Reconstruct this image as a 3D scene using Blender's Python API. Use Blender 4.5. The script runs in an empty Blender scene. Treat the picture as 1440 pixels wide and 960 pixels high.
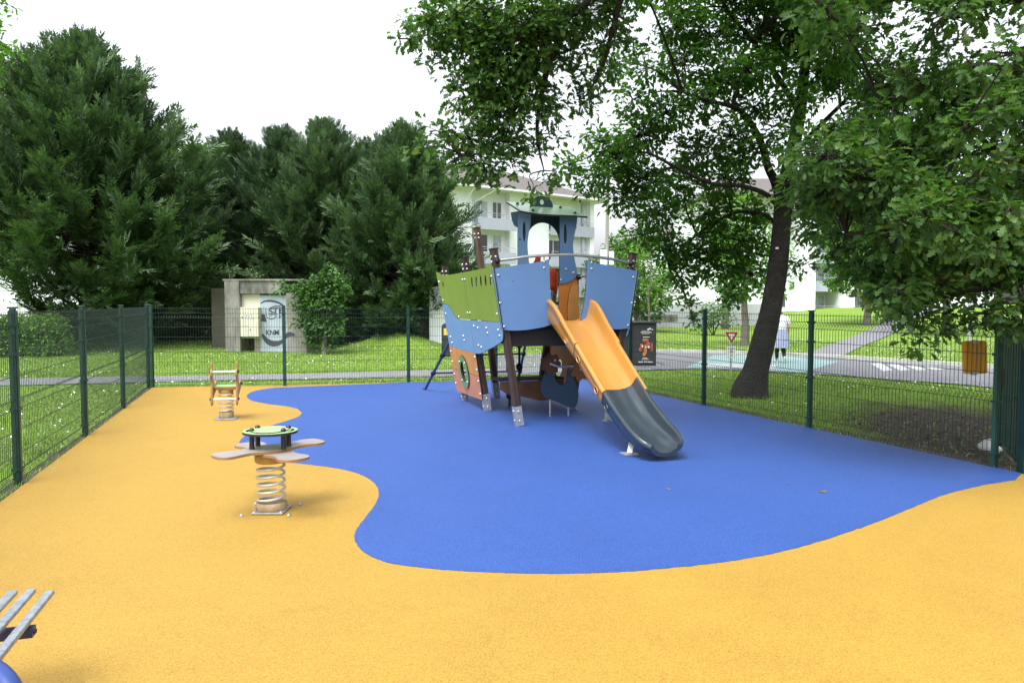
import bpy, bmesh, math, random
import numpy as np
from math import sin, cos, pi, radians, sqrt, atan2, hypot
from mathutils import Vector, Matrix
from mathutils.geometry import tessellate_polygon

R = random.Random(7)
SC = bpy.context.scene
COL = SC.collection

# ------------------------------------------------------------------ camera
F = 1020.0                       # focal length in pixels of the 1440 px frame
PITCH = math.atan(52.0 / F)
HC = 1.708
CP, SP = cos(PITCH), sin(PITCH)
cam = bpy.data.cameras.new('camera')
cam.sensor_width = 36.0
cam.lens = 36.0 * F / 1440.0
cam.clip_end = 2000
cam.clip_start = 0.05
camo = bpy.data.objects.new('camera', cam)
COL.objects.link(camo)
camo.location = (0, 0, HC)
camo.rotation_euler = (pi / 2 - PITCH, 0, 0)
SC.camera = camo


def ray(px, py):
    u = (px - 720) / F
    v = (480 - py) / F
    return Vector((u, CP + v * SP, -SP + v * CP))


def P(px, py, d):
    """point seen at a pixel, at world distance y = d"""
    r = ray(px, py)
    return Vector((0, 0, HC)) + r * (d / r.y)


def smooth(a, b, x):
    t = min(1, max(0, (x - a) / (b - a)))
    return t * t * (3 - 2 * t)


def tilt(x):
    return -0.007 * max(-12, min(12, x))


def terrain(x, y):
    z = tilt(x)
    z += 0.62 * math.exp(-((x + 4.3) / 1.5) ** 2 - ((y - 27.3) / 1.6) ** 2)
    z += 1.3 * smooth(27, 70, y) * smooth(14, 32, x)
    z += 0.25 * smooth(27, 60, y)
    z += 0.25 * smooth(20, 30, y) * smooth(-6, -14, x)
    return z


def G(px, py):
    """point of the (tilted, flat) ground seen at a pixel"""
    r = ray(px, py)
    t = -HC / (r.z + 0.007 * r.x)
    p = Vector((0, 0, HC)) + r * t
    p.z = terrain(p.x, p.y)
    return p


# ------------------------------------------------------------------ materials
MATS = {}


def nodes_of(name):
    m = bpy.data.materials.new(name)
    m.use_nodes = True
    nt = m.node_tree
    b = nt.nodes['Principled BSDF']
    MATS[name] = m
    return m, nt, b


def setin(b, k, v):
    if k in b.inputs:
        b.inputs[k].default_value = v


def mat(name, col, rough=.6, var=.12, scale=6, bump=0, bscale=None, metal=0, coat=0, spec=.5, detail=4, col2=None, dist=.02, streak=0):
    m, nt, b = nodes_of(name)
    N, L = nt.nodes, nt.links
    tc = N.new('ShaderNodeTexCoord')
    nz = N.new('ShaderNodeTexNoise')
    nz.inputs['Scale'].default_value = scale
    nz.inputs['Detail'].default_value = detail
    nz.inputs['Roughness'].default_value = .65
    if streak:
        mp = N.new('ShaderNodeMapping')
        mp.inputs['Scale'].default_value = (1, 1, streak)
        L.new(tc.outputs['Object'], mp.inputs['Vector'])
        L.new(mp.outputs[0], nz.inputs['Vector'])
    else:
        L.new(tc.outputs['Object'], nz.inputs['Vector'])
    cr = N.new('ShaderNodeValToRGB')
    c = col
    lo = [x * (1 - var) for x in c] if col2 is None else c
    hi = [min(1, x * (1 + var)) for x in c] if col2 is None else col2
    cr.color_ramp.elements[0].position = .3
    cr.color_ramp.elements[1].position = .7
    cr.color_ramp.elements[0].color = (*lo, 1)
    cr.color_ramp.elements[1].color = (*hi, 1)
    L.new(nz.outputs['Fac'], cr.inputs['Fac'])
    L.new(cr.outputs['Color'], b.inputs['Base Color'])
    b.inputs['Roughness'].default_value = rough
    b.inputs['Metallic'].default_value = metal
    setin(b, 'Coat Weight', coat)
    setin(b, 'Specular IOR Level', spec)
    if bump:
        n2 = N.new('ShaderNodeTexNoise')
        n2.inputs['Scale'].default_value = bscale or scale * 8
        n2.inputs['Detail'].default_value = 3
        L.new(tc.outputs['Object'], n2.inputs['Vector'])
        bp = N.new('ShaderNodeBump')
        bp.inputs['Strength'].default_value = bump
        bp.inputs['Distance'].default_value = dist
        L.new(n2.outputs['Fac'], bp.inputs['Height'])
        L.new(bp.outputs['Normal'], b.inputs['Normal'])
    return m


def rubber(name, c_lo, c_hi, c_spk):
    """wet-pour EPDM granules: cell speckle, slight broad mottling, grain bump"""
    m, nt, b = nodes_of(name)
    N, L = nt.nodes, nt.links
    tc = N.new('ShaderNodeTexCoord')
    vo = N.new('ShaderNodeTexVoronoi')
    vo.inputs['Scale'].default_value = 210
    L.new(tc.outputs['Object'], vo.inputs['Vector'])
    sep = N.new('ShaderNodeSeparateColor')
    L.new(vo.outputs['Color'], sep.inputs['Color'])
    cr = N.new('ShaderNodeValToRGB')
    e = cr.color_ramp.elements
    e[0].position, e[0].color = .0, (*c_spk, 1)
    e[1].position, e[1].color = .22, (*c_lo, 1)
    x = e.new(1.0)
    x.color = (*c_hi, 1)
    L.new(sep.outputs[0], cr.inputs['Fac'])
    nz = N.new('ShaderNodeTexNoise')
    nz.inputs['Scale'].default_value = .9
    nz.inputs['Detail'].default_value = 6
    nz.inputs['Roughness'].default_value = .7
    L.new(tc.outputs['Object'], nz.inputs['Vector'])
    mr = N.new('ShaderNodeMapRange')
    mr.inputs[1].default_value, mr.inputs[2].default_value = .3, .7
    mr.inputs[3].default_value, mr.inputs[4].default_value = .92, 1.05
    L.new(nz.outputs['Fac'], mr.inputs[0])
    # scuffs and old damp marks: a few soft-edged darker patches
    n3 = N.new('ShaderNodeTexNoise')
    n3.inputs['Scale'].default_value = 2.6
    n3.inputs['Detail'].default_value = 8
    n3.inputs['Roughness'].default_value = .75
    n3.inputs['Distortion'].default_value = 1.2
    L.new(tc.outputs['Object'], n3.inputs['Vector'])
    m3 = N.new('ShaderNodeMapRange')
    m3.inputs[1].default_value, m3.inputs[2].default_value = .56, .72
    m3.inputs[3].default_value, m3.inputs[4].default_value = 1.0, .89
    L.new(n3.outputs['Fac'], m3.inputs[0])
    mm = N.new('ShaderNodeMath')
    mm.operation = 'MULTIPLY'
    L.new(mr.outputs[0], mm.inputs[0])
    L.new(m3.outputs[0], mm.inputs[1])
    mr = mm
    mx = N.new('ShaderNodeVectorMath')
    mx.operation = 'SCALE'
    L.new(cr.outputs['Color'], mx.inputs[0])
    L.new(mr.outputs[0], mx.inputs['Scale'])
    L.new(mx.outputs[0], b.inputs['Base Color'])
    bp = N.new('ShaderNodeBump')
    bp.inputs['Strength'].default_value = .55
    bp.inputs['Distance'].default_value = .004
    L.new(vo.outputs['Distance'], bp.inputs['Height'])
    L.new(bp.outputs['Normal'], b.inputs['Normal'])
    b.inputs['Roughness'].default_value = .62
    setin(b, 'Specular IOR Level', .42)
    return m


def leafmat(name, dark, light, trans=.35, yellow=None, rough=.45):
    m, nt, b = nodes_of(name)
    N, L = nt.nodes, nt.links
    g = N.new('ShaderNodeNewGeometry')
    cr = N.new('ShaderNodeValToRGB')
    e = cr.color_ramp.elements
    e[0].position, e[0].color = 0, (*dark, 1)
    e[1].position, e[1].color = .93 if yellow else 1, (*light, 1)
    if yellow:
        y = e.new(1.0)
        y.color = (*yellow, 1)
    L.new(g.outputs['Random Per Island'], cr.inputs['Fac'])
    tc = N.new('ShaderNodeTexCoord')
    nz = N.new('ShaderNodeTexNoise')
    nz.inputs['Scale'].default_value = .55
    nz.inputs['Detail'].default_value = 3
    L.new(tc.outputs['Object'], nz.inputs['Vector'])
    mr = N.new('ShaderNodeMapRange')
    mr.inputs[1].default_value, mr.inputs[2].default_value = .3, .7
    mr.inputs[3].default_value, mr.inputs[4].default_value = .7, 1.25
    L.new(nz.outputs['Fac'], mr.inputs[0])
    vm = N.new('ShaderNodeVectorMath')
    vm.operation = 'SCALE'
    L.new(cr.outputs['Color'], vm.inputs[0])
    L.new(mr.outputs[0], vm.inputs['Scale'])
    L.new(vm.outputs[0], b.inputs['Base Color'])
    b.inputs['Roughness'].default_value = rough
    setin(b, 'Specular IOR Level', .35)
    if trans > 0:
        tr = N.new('ShaderNodeBsdfTranslucent')
        v2 = N.new('ShaderNodeVectorMath')
        v2.operation = 'MULTIPLY'
        L.new(vm.outputs[0], v2.inputs[0])
        v2.inputs[1].default_value = (1.25, 1.5, .7)
        L.new(v2.outputs[0], tr.inputs['Color'])
        ms = N.new('ShaderNodeMixShader')
        ms.inputs[0].default_value = trans
        L.new(b.outputs[0], ms.inputs[1])
        L.new(tr.outputs[0], ms.inputs[2])
        L.new(ms.outputs[0], N['Material Output'].inputs['Surface'])
    return m


# ------------------------------------------------------------------ mesh builder
def frame_of(d):
    d = d.normalized()
    a = Vector((0, 0, 1)) if abs(d.z) < .95 else Vector((1, 0, 0))
    x = d.cross(a).normalized()
    return x, d.cross(x).normalized()


class MB:
    def __init__(s):
        s.v, s.f, s.m, s.s = [], [], [], []

    def add(s, vs, fs, mi=0, sm=False):
        o = len(s.v)
        s.v.extend([tuple(v) for v in vs])
        for i, f in enumerate(fs):
            s.f.append([o + k for k in f])
            s.m.append(mi if isinstance(mi, int) else mi[i])
            s.s.append(sm)

    def box(s, lo, hi, M=None, mi=0, bev=0):
        x0, y0, z0 = lo
        x1, y1, z1 = hi
        if bev:
            b = bev
            bm = bmesh.new()
            bmesh.ops.create_cube(bm, size=1)
            for v in bm.verts:
                v.co = Vector((x0 if v.co.x < 0 else x1, y0 if v.co.y < 0 else y1, z0 if v.co.z < 0 else z1))
            bmesh.ops.bevel(bm, geom=bm.edges[:], offset=b, segments=2, profile=.5, affect='EDGES')
            bm.verts.index_update()
            vs = [v.co.copy() for v in bm.verts]
            fs = [[v.index for v in f.verts] for f in bm.faces]
            bm.free()
        else:
            vs = [Vector(c) for c in ((x0, y0, z0), (x1, y0, z0), (x1, y1, z0), (x0, y1, z0), (x0, y0, z1), (x1, y0, z1), (x1, y1, z1), (x0, y1, z1))]
            fs = [(0, 3, 2, 1), (4, 5, 6, 7), (0, 1, 5, 4), (1, 2, 6, 5), (2, 3, 7, 6), (3, 0, 4, 7)]
        if M:
            vs = [M @ v for v in vs]
        s.add(vs, fs, mi)
        return s

    def bar(s, a, b, w, h=None, mi=0, up=None, groove=0):
        """rectangular bar from a to b"""
        a, b = Vector(a), Vector(b)
        h = h or w
        d = (b - a).normalized()
        u = Vector(up) if up else (Vector((0, 0, 1)) if abs(d.z) < .9 else Vector((0, 1, 0)))
        x = d.cross(u).normalized()
        y = x.cross(d).normalized()
        if groove:
            g, gw = groove, w * .07
            c = w * .12
            pr = []
            for k in range(4):
                q = [(-.5 * w + c, .5 * w), (-gw, .5 * w), (-gw * .6, .5 * w - g), (gw * .6, .5 * w - g), (gw, .5 * w), (.5 * w - c, .5 * w)]
                an = -k * pi / 2
                pr += [(px * cos(an) - py * sin(an), px * sin(an) + py * cos(an)) for px, py in q]
            pr = pr[::-1]
        else:
            pr = [(-w / 2, -h / 2), (w / 2, -h / 2), (w / 2, h / 2), (-w / 2, h / 2)]
        n = len(pr)
        vs = [a + x * p + y * q for p, q in pr] + [b + x * p + y * q for p, q in pr]
        fs = [(i, (i + 1) % n, n + (i + 1) % n, n + i) for i in range(n)]
        fs += [tuple(range(n))[::-1], tuple(range(n, 2 * n))]
        s.add(vs, fs, mi)
        return s

    def tube(s, pts, r, n=6, mi=0, sm=True, caps=True):
        pts = [Vector(p) for p in pts]
        rs = r if isinstance(r, (list, tuple)) else [r] * len(pts)
        vs, fs = [], []
        X = None
        for i, p in enumerate(pts):
            d = (pts[min(i + 1, len(pts) - 1)] - pts[max(i - 1, 0)])
            if d.length < 1e-9:
                d = Vector((0, 0, 1))
            d.normalize()
            if X is None:
                X, Y = frame_of(d)
            else:
                X = (X - d * X.dot(d))
                if X.length < 1e-6:
                    X, Y = frame_of(d)
                X.normalize()
                Y = d.cross(X)
            for k in range(n):
                a = 2 * pi * k / n
                vs.append(p + (X * cos(a) + Y * sin(a)) * rs[i])
        for i in range(len(pts) - 1):
            for k in range(n):
                fs.append((i * n + k, i * n + (k + 1) % n, (i + 1) * n + (k + 1) % n, (i + 1) * n + k))
        s.add(vs, fs, mi, sm)
        if caps:
            e = (len(pts) - 1) * n
            s.add(vs[:n], [tuple(range(n))[::-1]], mi)
            s.add(vs[e:], [tuple(range(n))], mi)
        return s

    def lathe(s, c, prof, n=20, axis=(0, 0, 1), mi=0, sm=True):
        """prof: (radius, height) pairs"""
        c, ax = Vector(c), Vector(axis).normalized()
        X, Y = frame_of(ax)
        vs, fs = [], []
        for r, h in prof:
            for k in range(n):
                a = 2 * pi * k / n
                vs.append(c + ax * h + (X * cos(a) + Y * sin(a)) * r)
        for i in range(len(prof) - 1):
            for k in range(n):
                fs.append((i * n + k, i * n + (k + 1) % n, (i + 1) * n + (k + 1) % n, (i + 1) * n + k))
        s.add(vs, fs, mi, sm)
        s.add(vs[:n], [tuple(range(n))[::-1]], mi)
        s.add(vs[-n:], [tuple(range(n))], mi)
        return s

    def dome(s, c, axis, r, h=None, n=8, mi=0):
        h = h or r * .8
        s.lathe(c, [(r, -.002), (r, h * .15), (r * .85, h * .6), (r * .5, h * .92), (r * .05, h)], n, axis, mi)
        return s

    def prism(s, outer, holes, fn, th, mi=0, me=1, fine=0):
        """flat board: outline (u,v) with holes, fn(u,v,w) maps to 3D, thickness th; edges get material me"""
        loops = [outer] + list(holes)
        flat = [q for l in loops for q in l]
        tris = tessellate_polygon([[Vector((a, b, 0)) for a, b in l] for l in loops])
        n = len(flat)
        lo = [fn(a, b, 0) for a, b in flat]
        hi = [fn(a, b, th) for a, b in flat]
        # orient triangles to +w
        fs = []
        for t in tris:
            (x0, y0), (x1, y1), (x2, y2) = (flat[i] for i in t)
            if (x1 - x0) * (y2 - y0) - (x2 - x0) * (y1 - y0) < 0:
                t = (t[0], t[2], t[1])
            fs.append(t)
        s.add(hi, fs, mi)
        s.add(lo, [t[::-1] for t in fs], mi)
        o = 0
        for l in loops:
            k = len(l)
            s.add(lo[o:o + k] + hi[o:o + k], [(i, (i + 1) % k, k + (i + 1) % k, k + i) for i in range(k)], me)
            o += k
        return s

    def sheet(s, poly, z, mi=0):
        tris = tessellate_polygon([[Vector((a, b, 0)) for a, b in poly]])
        fs = []
        for t in tris:
            (x0, y0), (x1, y1), (x2, y2) = (poly[i] for i in t)
            if (x1 - x0) * (y2 - y0) - (x2 - x0) * (y1 - y0) < 0:
                t = (t[0], t[2], t[1])
            fs.append(t)
        s.add([(a, b, z(a, b) if callable(z) else z) for a, b in poly], fs, mi)
        return s

    def mesh(s, name, mats):
        me = bpy.data.meshes.new(name)
        me.from_pydata(s.v, [], s.f)
        for m in (mats if isinstance(mats, (list, tuple)) else [mats]):
            me.materials.append(MATS[m] if isinstance(m, str) else m)
        nm = len(me.materials)
        me.polygons.foreach_set('material_index', [min(i, nm - 1) for i in s.m])
        me.polygons.foreach_set('use_smooth', s.s)
        me.update()
        return me


def wm(o):
    M = o.matrix_basis.copy()
    p = o.parent
    while p:
        M = p.matrix_basis @ M
        p = p.parent
    return M


def tag(o, label=None, cat=None, group=None, kind=None):
    if label:
        o['label'] = label
    if cat:
        o['category'] = cat
    if group:
        o['group'] = group
    if kind:
        o['kind'] = kind
    return o


def thing(name, loc, label, cat, group=None, rz=0):
    o = bpy.data.objects.new(name, None)
    o.empty_display_size = .2
    COL.objects.link(o)
    o.location = loc
    o.rotation_euler = (0, 0, rz)
    return tag(o, label, cat, group)


def place(name, me, parent=None, world=False, label=None):
    """link a mesh: local=coordinates of the parent thing; world=given in world coordinates"""
    me.name = name
    o = bpy.data.objects.new(name, me)
    COL.objects.link(o)
    if parent:
        o.parent = parent
        if world:
            me.transform(wm(parent).inverted())
    else:
        n = len(me.vertices)
        a = np.empty(n * 3)
        me.vertices.foreach_get('co', a)
        a = a.reshape(-1, 3)
        lo, hi = a.min(0), a.max(0)
        c = Vector(((lo[0] + hi[0]) / 2, (lo[1] + hi[1]) / 2, lo[2]))
        me.transform(Matrix.Translation(-c))
        o.location = c
    if label:
        o['label'] = label
    return o


def build(mb, name, mats, parent=None, world=False, label=None):
    return place(name, mb.mesh(name, mats), parent, world, label)


def copy_tree(o, parent=None):
    c = o.copy()
    COL.objects.link(c)
    if parent:
        c.parent = parent
    for ch in [x for x in SC.objects if x.parent == o]:
        copy_tree(ch, c)
    return c


def npmesh(name, verts, faces, mats, smooth=False):
    """verts (N,3), faces (M,k): one uniform polygon size"""
    me = bpy.data.meshes.new(name)
    N, (Mn, k) = len(verts), faces.shape
    me.vertices.add(N)
    me.vertices.foreach_set('co', verts.astype(np.float32).ravel())
    me.loops.add(Mn * k)
    me.loops.foreach_set('vertex_index', faces.astype(np.int32).ravel())
    me.polygons.add(Mn)
    me.polygons.foreach_set('loop_start', (np.arange(Mn) * k).astype(np.int32))
    me.polygons.foreach_set('use_smooth', np.full(Mn, smooth))
    for m in (mats if isinstance(mats, (list, tuple)) else [mats]):
        me.materials.append(MATS[m])
    me.update(calc_edges=True)
    me.validate()
    return me


def ell(cx, cy, a, b, n=20, rot=0, ph=0):
    out = []
    for k in range(n):
        t = 2 * pi * k / n + ph
        x, y = a * cos(t), b * sin(t)
        out.append((cx + x * cos(rot) - y * sin(rot), cy + x * sin(rot) + y * cos(rot)))
    return out


def crom(pts, n=8, closed=False):
    """Catmull-Rom through points of any dimension"""
    pts = [np.array(p, float) for p in pts]
    k = len(pts)
    out = []
    rng = range(k) if closed else range(k - 1)
    for i in rng:
        g = (lambda j: pts[j % k]) if closed else (lambda j: pts[max(0, min(k - 1, j))])
        p0, p1, p2, p3 = g(i - 1), g(i), g(i + 1), g(i + 2)
        for q in range(n):
            t = q / n
            out.append(tuple(.5 * ((2 * p1) + (-p0 + p2) * t + (2 * p0 - 5 * p1 + 4 * p2 - p3) * t * t + (-p0 + 3 * p1 - 3 * p2 + p3) * t ** 3)))
    if not closed:
        out.append(tuple(pts[-1]))
    return out


def text_mb(mb, s, size, fn, mi=0, bold=0.0):
    """letters as flat meshes: fn(u,v) maps text coordinates to 3D"""
    cu = bpy.data.curves.new('t', 'FONT')
    cu.body = s
    cu.size = size
    cu.offset = bold
    o = bpy.data.objects.new('t', cu)
    COL.objects.link(o)
    dg = bpy.context.evaluated_depsgraph_get()
    me = bpy.data.meshes.new_from_object(o.evaluated_get(dg))
    mb.add([fn(v.co.x, v.co.y) for v in me.vertices], [list(p.vertices) for p in me.polygons], mi)
    bpy.data.objects.remove(o)
    bpy.data.curves.remove(cu)
    bpy.data.meshes.remove(me)
    return mb


# ------------------------------------------------------------------ palette
rubber('orange rubber', (.30, .172, .020), (.39, .244, .039), (.23, .124, .013))
rubber('blue rubber', (.017, .054, .215), (.034, .092, .31), (.012, .034, .15))
mat('asphalt', (.16, .16, .165), .9, .14, 3, .4, 60)
mat('road', (.14, .14, .15), .9, .16, 1.5, .4, 60)
mat('kerb', (.45, .44, .42), .85, .2, 3, .3)
mat('turquoise paint', (.17, .27, .255), .8, .2, 2)
mat('white paint', (.36, .36, .36), .75, .12, 3)
mat('fence green', (.007, .032, .024), .38, .15, 4)
mat('fence green light', (.012, .052, .038), .38, .15, 4)
mat('wire', (.012, .030, .024), .45, .1, 4)
mat('galvanised', (.36, .38, .39), .42, .22, 14, .15, 60, metal=.55)
mat('bolt', (.55, .55, .54), .3, .1, 14, metal=.7)
mat('steel tube', (.42, .42, .42), .35, .1, 14, metal=.75)
mat('ship blue', (.098, .195, .385), .5, .05, 3, .06, 260)
mat('hull light blue', (.142, .262, .45), .5, .05, 3, .06, 260)
mat('navy', (.018, .045, .085), .42, .1, 3)
mat('ship green', (.185, .27, .038), .5, .06, 3, .06, 260)
mat('pale green', (.20, .33, .19), .25, .08, 3)
mat('ring green', (.13, .25, .09), .5, .08, 3)
mat('board orange', (.50, .22, .055), .55, .12, 4, .06, 200)
mat('board salmon', (.46, .185, .10), .6, .12, 4, .06, 200)
mat('cabin orange', (.50, .17, .025), .5, .12, 4)
mat('board edge', (.012, .012, .014), .6, .2, 8)
mat('post brown', (.042, .025, .018), .55, .3, 5, .3, 40, dist=.01)
mat('mast brown', (.085, .050, .032), .6, .3, 5, .3, 40, dist=.01)
mat('deck dark', (.012, .010, .010), .7, .3, 5)
mat('seat brown', (.10, .04, .016), .6, .3, 5)
mat('slide orange', (.46, .212, .042), .28, .05, 2, .04, 9, coat=.25)
mat('slide black', (.028, .040, .050), .25, .10, 3, .04, 9, coat=.2)
mat('red plastic', (.36, .035, .008), .4, .08, 4)
mat('brass gear', (.20, .072, .02), .5, .15, 6)
mat('black plastic', (.012, .012, .013), .4, .1, 6)
mat('ladder blue', (.028, .05, .13), .4, .1, 6)
mat('toy board', (.245, .215, .20), .5, .12, 5, .1, 120)
mat('toy edge', (.26, .14, .05), .7, .2, 8)
mat('toy green', (.26, .43, .17), .45, .06, 5)
mat('toy wood', (.42, .245, .07), .55, .15, 6)
mat('worn wood', (.30, .22, .13), .75, .3, 12, .3, 60)
mat('spring steel', (.52, .49, .43), .42, .12, 14, metal=.25)
mat('bench slat', (.30, .33, .36), .38, .3, 26, .12, 90, metal=.5)
mat('bench blue', (.014, .040, .17), .35, .1, 6)
mat('bench navy', (.018, .024, .085), .4, .1, 6)
mat('sign orange', (.50, .255, .018), .45, .06, 4)
mat('concrete', (.17, .16, .13), .9, .3, 1.6, .3, 20, detail=8, col2=(.34, .325, .28), streak=.5)
mat('stained concrete', (.045, .044, .042), .95, .3, 1.9, .3, 20, detail=8, col2=(.33, .32, .275), streak=.4)
mat('cream', (.58, .55, .43), .8, .1, 2, .1)
mat('shade wall', (.075, .072, .05), .9, .3, 1.2, .2)  # shade of set-back walls put into the base colour
mat('door grey blue', (.36, .42, .47), .7, .14, 3, .1)
mat('graffiti', (.05, .055, .075), .8, .2, 8)
mat('white wall', (.83, .84, .87), .85, .035, .8, .05)
mat('cool wall', (.70, .72, .745), .85, .04, .8, .05)
mat('cream wall', (.60, .585, .56), .85, .05, .8)
mat('parapet', (.37, .385, .45), .8, .05, 1)
mat('grey wall', (.40, .41, .43), .85, .12, .7, .1)
mat('frame white', (.78, .79, .80), .5, .03, 3)
mat('glass', (.045, .055, .065), .08, .3, .6, spec=.8)
mat('curtain glass', (.36, .41, .46), .15, .4, 2.2, spec=.8)
mat('tiles', (.108, .093, .088), .9, .3, 5, .5, 14, detail=6)
mat('gutter', (.75, .75, .74), .5, .04, 3)
mat('bark', (.016, .012, .009), .95, .45, 5, .9, 26, dist=.05, col2=(.040, .032, .025))
mat('bark pale', (.16, .14, .115), .95, .3, 6, .6, 30)
mat('soil', (.055, .042, .03), .95, .4, 3)
mat('bin black', (.028, .028, .030), .5, .2, 4)
mat('poster dark', (.04, .04, .042), .35, .15, 6)
mat('poster red', (.45, .10, .05), .5, .4, 9)
mat('poster orange', (.55, .20, .06), .5, .4, 9)
mat('poster yellow', (.65, .48, .10), .5, .1, 9)
mat('sign red', (.50, .018, .025), .4, .06, 4)
mat('sign white', (.80, .80, .80), .45, .04, 4)
mat('sign blue', (.03, .10, .42), .4, .06, 4)
mat('pole grey', (.40, .42, .44), .5, .1, 4, metal=.3)
mat('skin', (.52, .30, .21), .55, .06, 8)
mat('cloth white', (.72, .72, .76), .85, .1, 20)
mat('cloth plaid', (.27, .31, .42), .9, .25, 26)
mat('cloth black', (.016, .016, .02), .85, .2, 12)
mat('hair grey', (.22, .19, .16), .8, .3, 30)
mat('shoe', (.72, .68, .66), .7, .1, 12)
mat('stone pale', (.50, .50, .48), .8, .15, 5, .2)
mat('daisy', (.82, .82, .78), .7, .04, 4)
mat('debris', (.13, .10, .07), .8, .3, 30)
leafmat('conifer', (.034, .074, .033), (.105, .170, .064), .18, rough=.75)
leafmat('conifer dark', (.027, .060, .030), (.078, .132, .054), .16, rough=.75)
leafmat('hornbeam', (.040, .105, .018), (.10, .205, .03), .6)
leafmat('oak', (.036, .092, .020), (.085, .170, .032), .42, yellow=(.15, .19, .025))
leafmat('bright leaf', (.085, .20, .022), (.16, .32, .04), .4)
leafmat('ivy leaf', (.030, .085, .022), (.10, .22, .035), .25)
leafmat('hedge leaf', (.075, .17, .022), (.19, .33, .04), .3)
leafmat('pale leaf', (.055, .13, .022), (.11, .21, .035), .4)
leafmat('blade', (.115, .195, .034), (.25, .36, .075), .3)


def lawn_material():
    m, nt, b = nodes_of('lawn')
    N, L = nt.nodes, nt.links
    tc = N.new('ShaderNodeTexCoord')

    def noise(sc, det=4):
        n = N.new('ShaderNodeTexNoise')
        n.inputs['Scale'].default_value = sc
        n.inputs['Detail'].default_value = det
        n.inputs['Roughness'].default_value = .7
        L.new(tc.outputs['Object'], n.inputs['Vector'])
        return n
    n1, n2, n3 = noise(.25), noise(9, 6), noise(1.3, 5)
    cr = N.new('ShaderNodeValToRGB')
    e = cr.color_ramp.elements
    e[0].position, e[0].color = .28, (.085, .15, .016, 1)
    e[1].position, e[1].color = .72, (.215, .325, .050, 1)
    mixf = N.new('ShaderNodeMath')
    mixf.operation = 'ADD'
    ms = N.new('ShaderNodeMath')
    ms.operation = 'MULTIPLY_ADD'
    ms.inputs[1].default_value = .45
    L.new(n1.outputs['Fac'], ms.inputs[0])
    m2 = N.new('ShaderNodeMath')
    m2.operation = 'MULTIPLY'
    m2.inputs[1].default_value = .55
    L.new(n2.outputs['Fac'], m2.inputs[0])
    L.new(m2.outputs[0], ms.inputs[2])
    L.new(ms.outputs[0], cr.inputs['Fac'])
    # bare soil under the tree by the gate and along the right fence (a worn patch of the lawn)
    sx = N.new('ShaderNodeSeparateXYZ')
    L.new(tc.outputs['Object'], sx.inputs[0])
    soil_c = N.new('ShaderNodeVectorMath')
    soil_c.operation = 'SUBTRACT'
    cs = SOIL
    soil_c.inputs[1].default_value = (cs[0], cs[1], 0)
    L.new(tc.outputs['Object'], soil_c.inputs[0])
    rot = N.new('ShaderNodeVectorRotate')
    rot.rotation_type = 'Z_AXIS'
    rot.inputs['Angle'].default_value = radians(22)
    L.new(soil_c.outputs[0], rot.inputs['Vector'])
    sc = N.new('ShaderNodeVectorMath')
    sc.operation = 'MULTIPLY'
    sc.inputs[1].default_value = (1 / 1.75, 1 / 4.6, 0)
    L.new(rot.outputs[0], sc.inputs[0])
    ln = N.new('ShaderNodeVectorMath')
    ln.operation = 'LENGTH'
    L.new(sc.outputs[0], ln.inputs[0])
    ad = N.new('ShaderNodeMath')
    ad.operation = 'MULTIPLY_ADD'
    ad.inputs[1].default_value = 1.3
    L.new(n3.outputs['Fac'], ad.inputs[0])
    L.new(ln.outputs['Value'], ad.inputs[2])
    mr = N.new('ShaderNodeMapRange')
    mr.inputs[1].default_value, mr.inputs[2].default_value = 1.35, 1.75
    mr.inputs[3].default_value, mr.inputs[4].default_value = 1, 0
    L.new(ad.outputs[0], mr.inputs[0])
    soil = N.new('ShaderNodeValToRGB')
    s = soil.color_ramp.elements
    s[0].position, s[0].color = .3, (.035, .027, .018, 1)
    s[1].position, s[1].color = .75, (.105, .085, .055, 1)
    L.new(n2.outputs['Fac'], soil.inputs['Fac'])
    mx = N.new('ShaderNodeMix')
    mx.data_type = 'RGBA'
    L.new(mr.outputs[0], mx.inputs[0])
    L.new(cr.outputs[0], mx.inputs[6])
    L.new(soil.outputs[0], mx.inputs[7])
    L.new(mx.outputs[2], b.inputs['Base Color'])
    b.inputs['Roughness'].default_value = .9
    setin(b, 'Specular IOR Level', .15)
    bp = N.new('ShaderNodeBump')
    bp.inputs['Strength'].default_value = .8
    bp.inputs['Distance'].default_value = .05
    n4 = noise(25, 5)
    L.new(n4.outputs['Fac'], bp.inputs['Height'])
    L.new(bp.outputs['Normal'], b.inputs['Normal'])


SOIL = (6.0, 9.2)
lawn_material()

# ------------------------------------------------------------------ setting: ground, play surfaces, road, paths
xs = sorted(set([round(x, 3) for x in list(np.linspace(-16, 16, 65)) + list(np.linspace(-60, -16, 23)) + list(np.linspace(16, 70, 28)) + [-400, -250, -150, -90, 100, 150, 250, 400]]))
ys = sorted(set([round(y, 3) for y in [-14, -8, -4, 0, 4] + list(np.linspace(6, 40, 69)) + list(np.linspace(41, 80, 30)) + [90, 110, 140, 180, 250, 400, 700]]))
mb = MB()
nx = len(xs)
mb.add([(x, y, terrain(x, y)) for y in ys for x in xs],
       [(j * nx + i, j * nx + i + 1, (j + 1) * nx + i + 1, (j + 1) * nx + i) for j in range(len(ys) - 1) for i in range(nx - 1)], 0, True)
o = bpy.data.objects.new('ground', mb.mesh('ground', 'lawn'))
COL.objects.link(o)
tag(o, 'short green lawn dotted with daisies around the playground', 'lawn', kind='structure')

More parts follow.
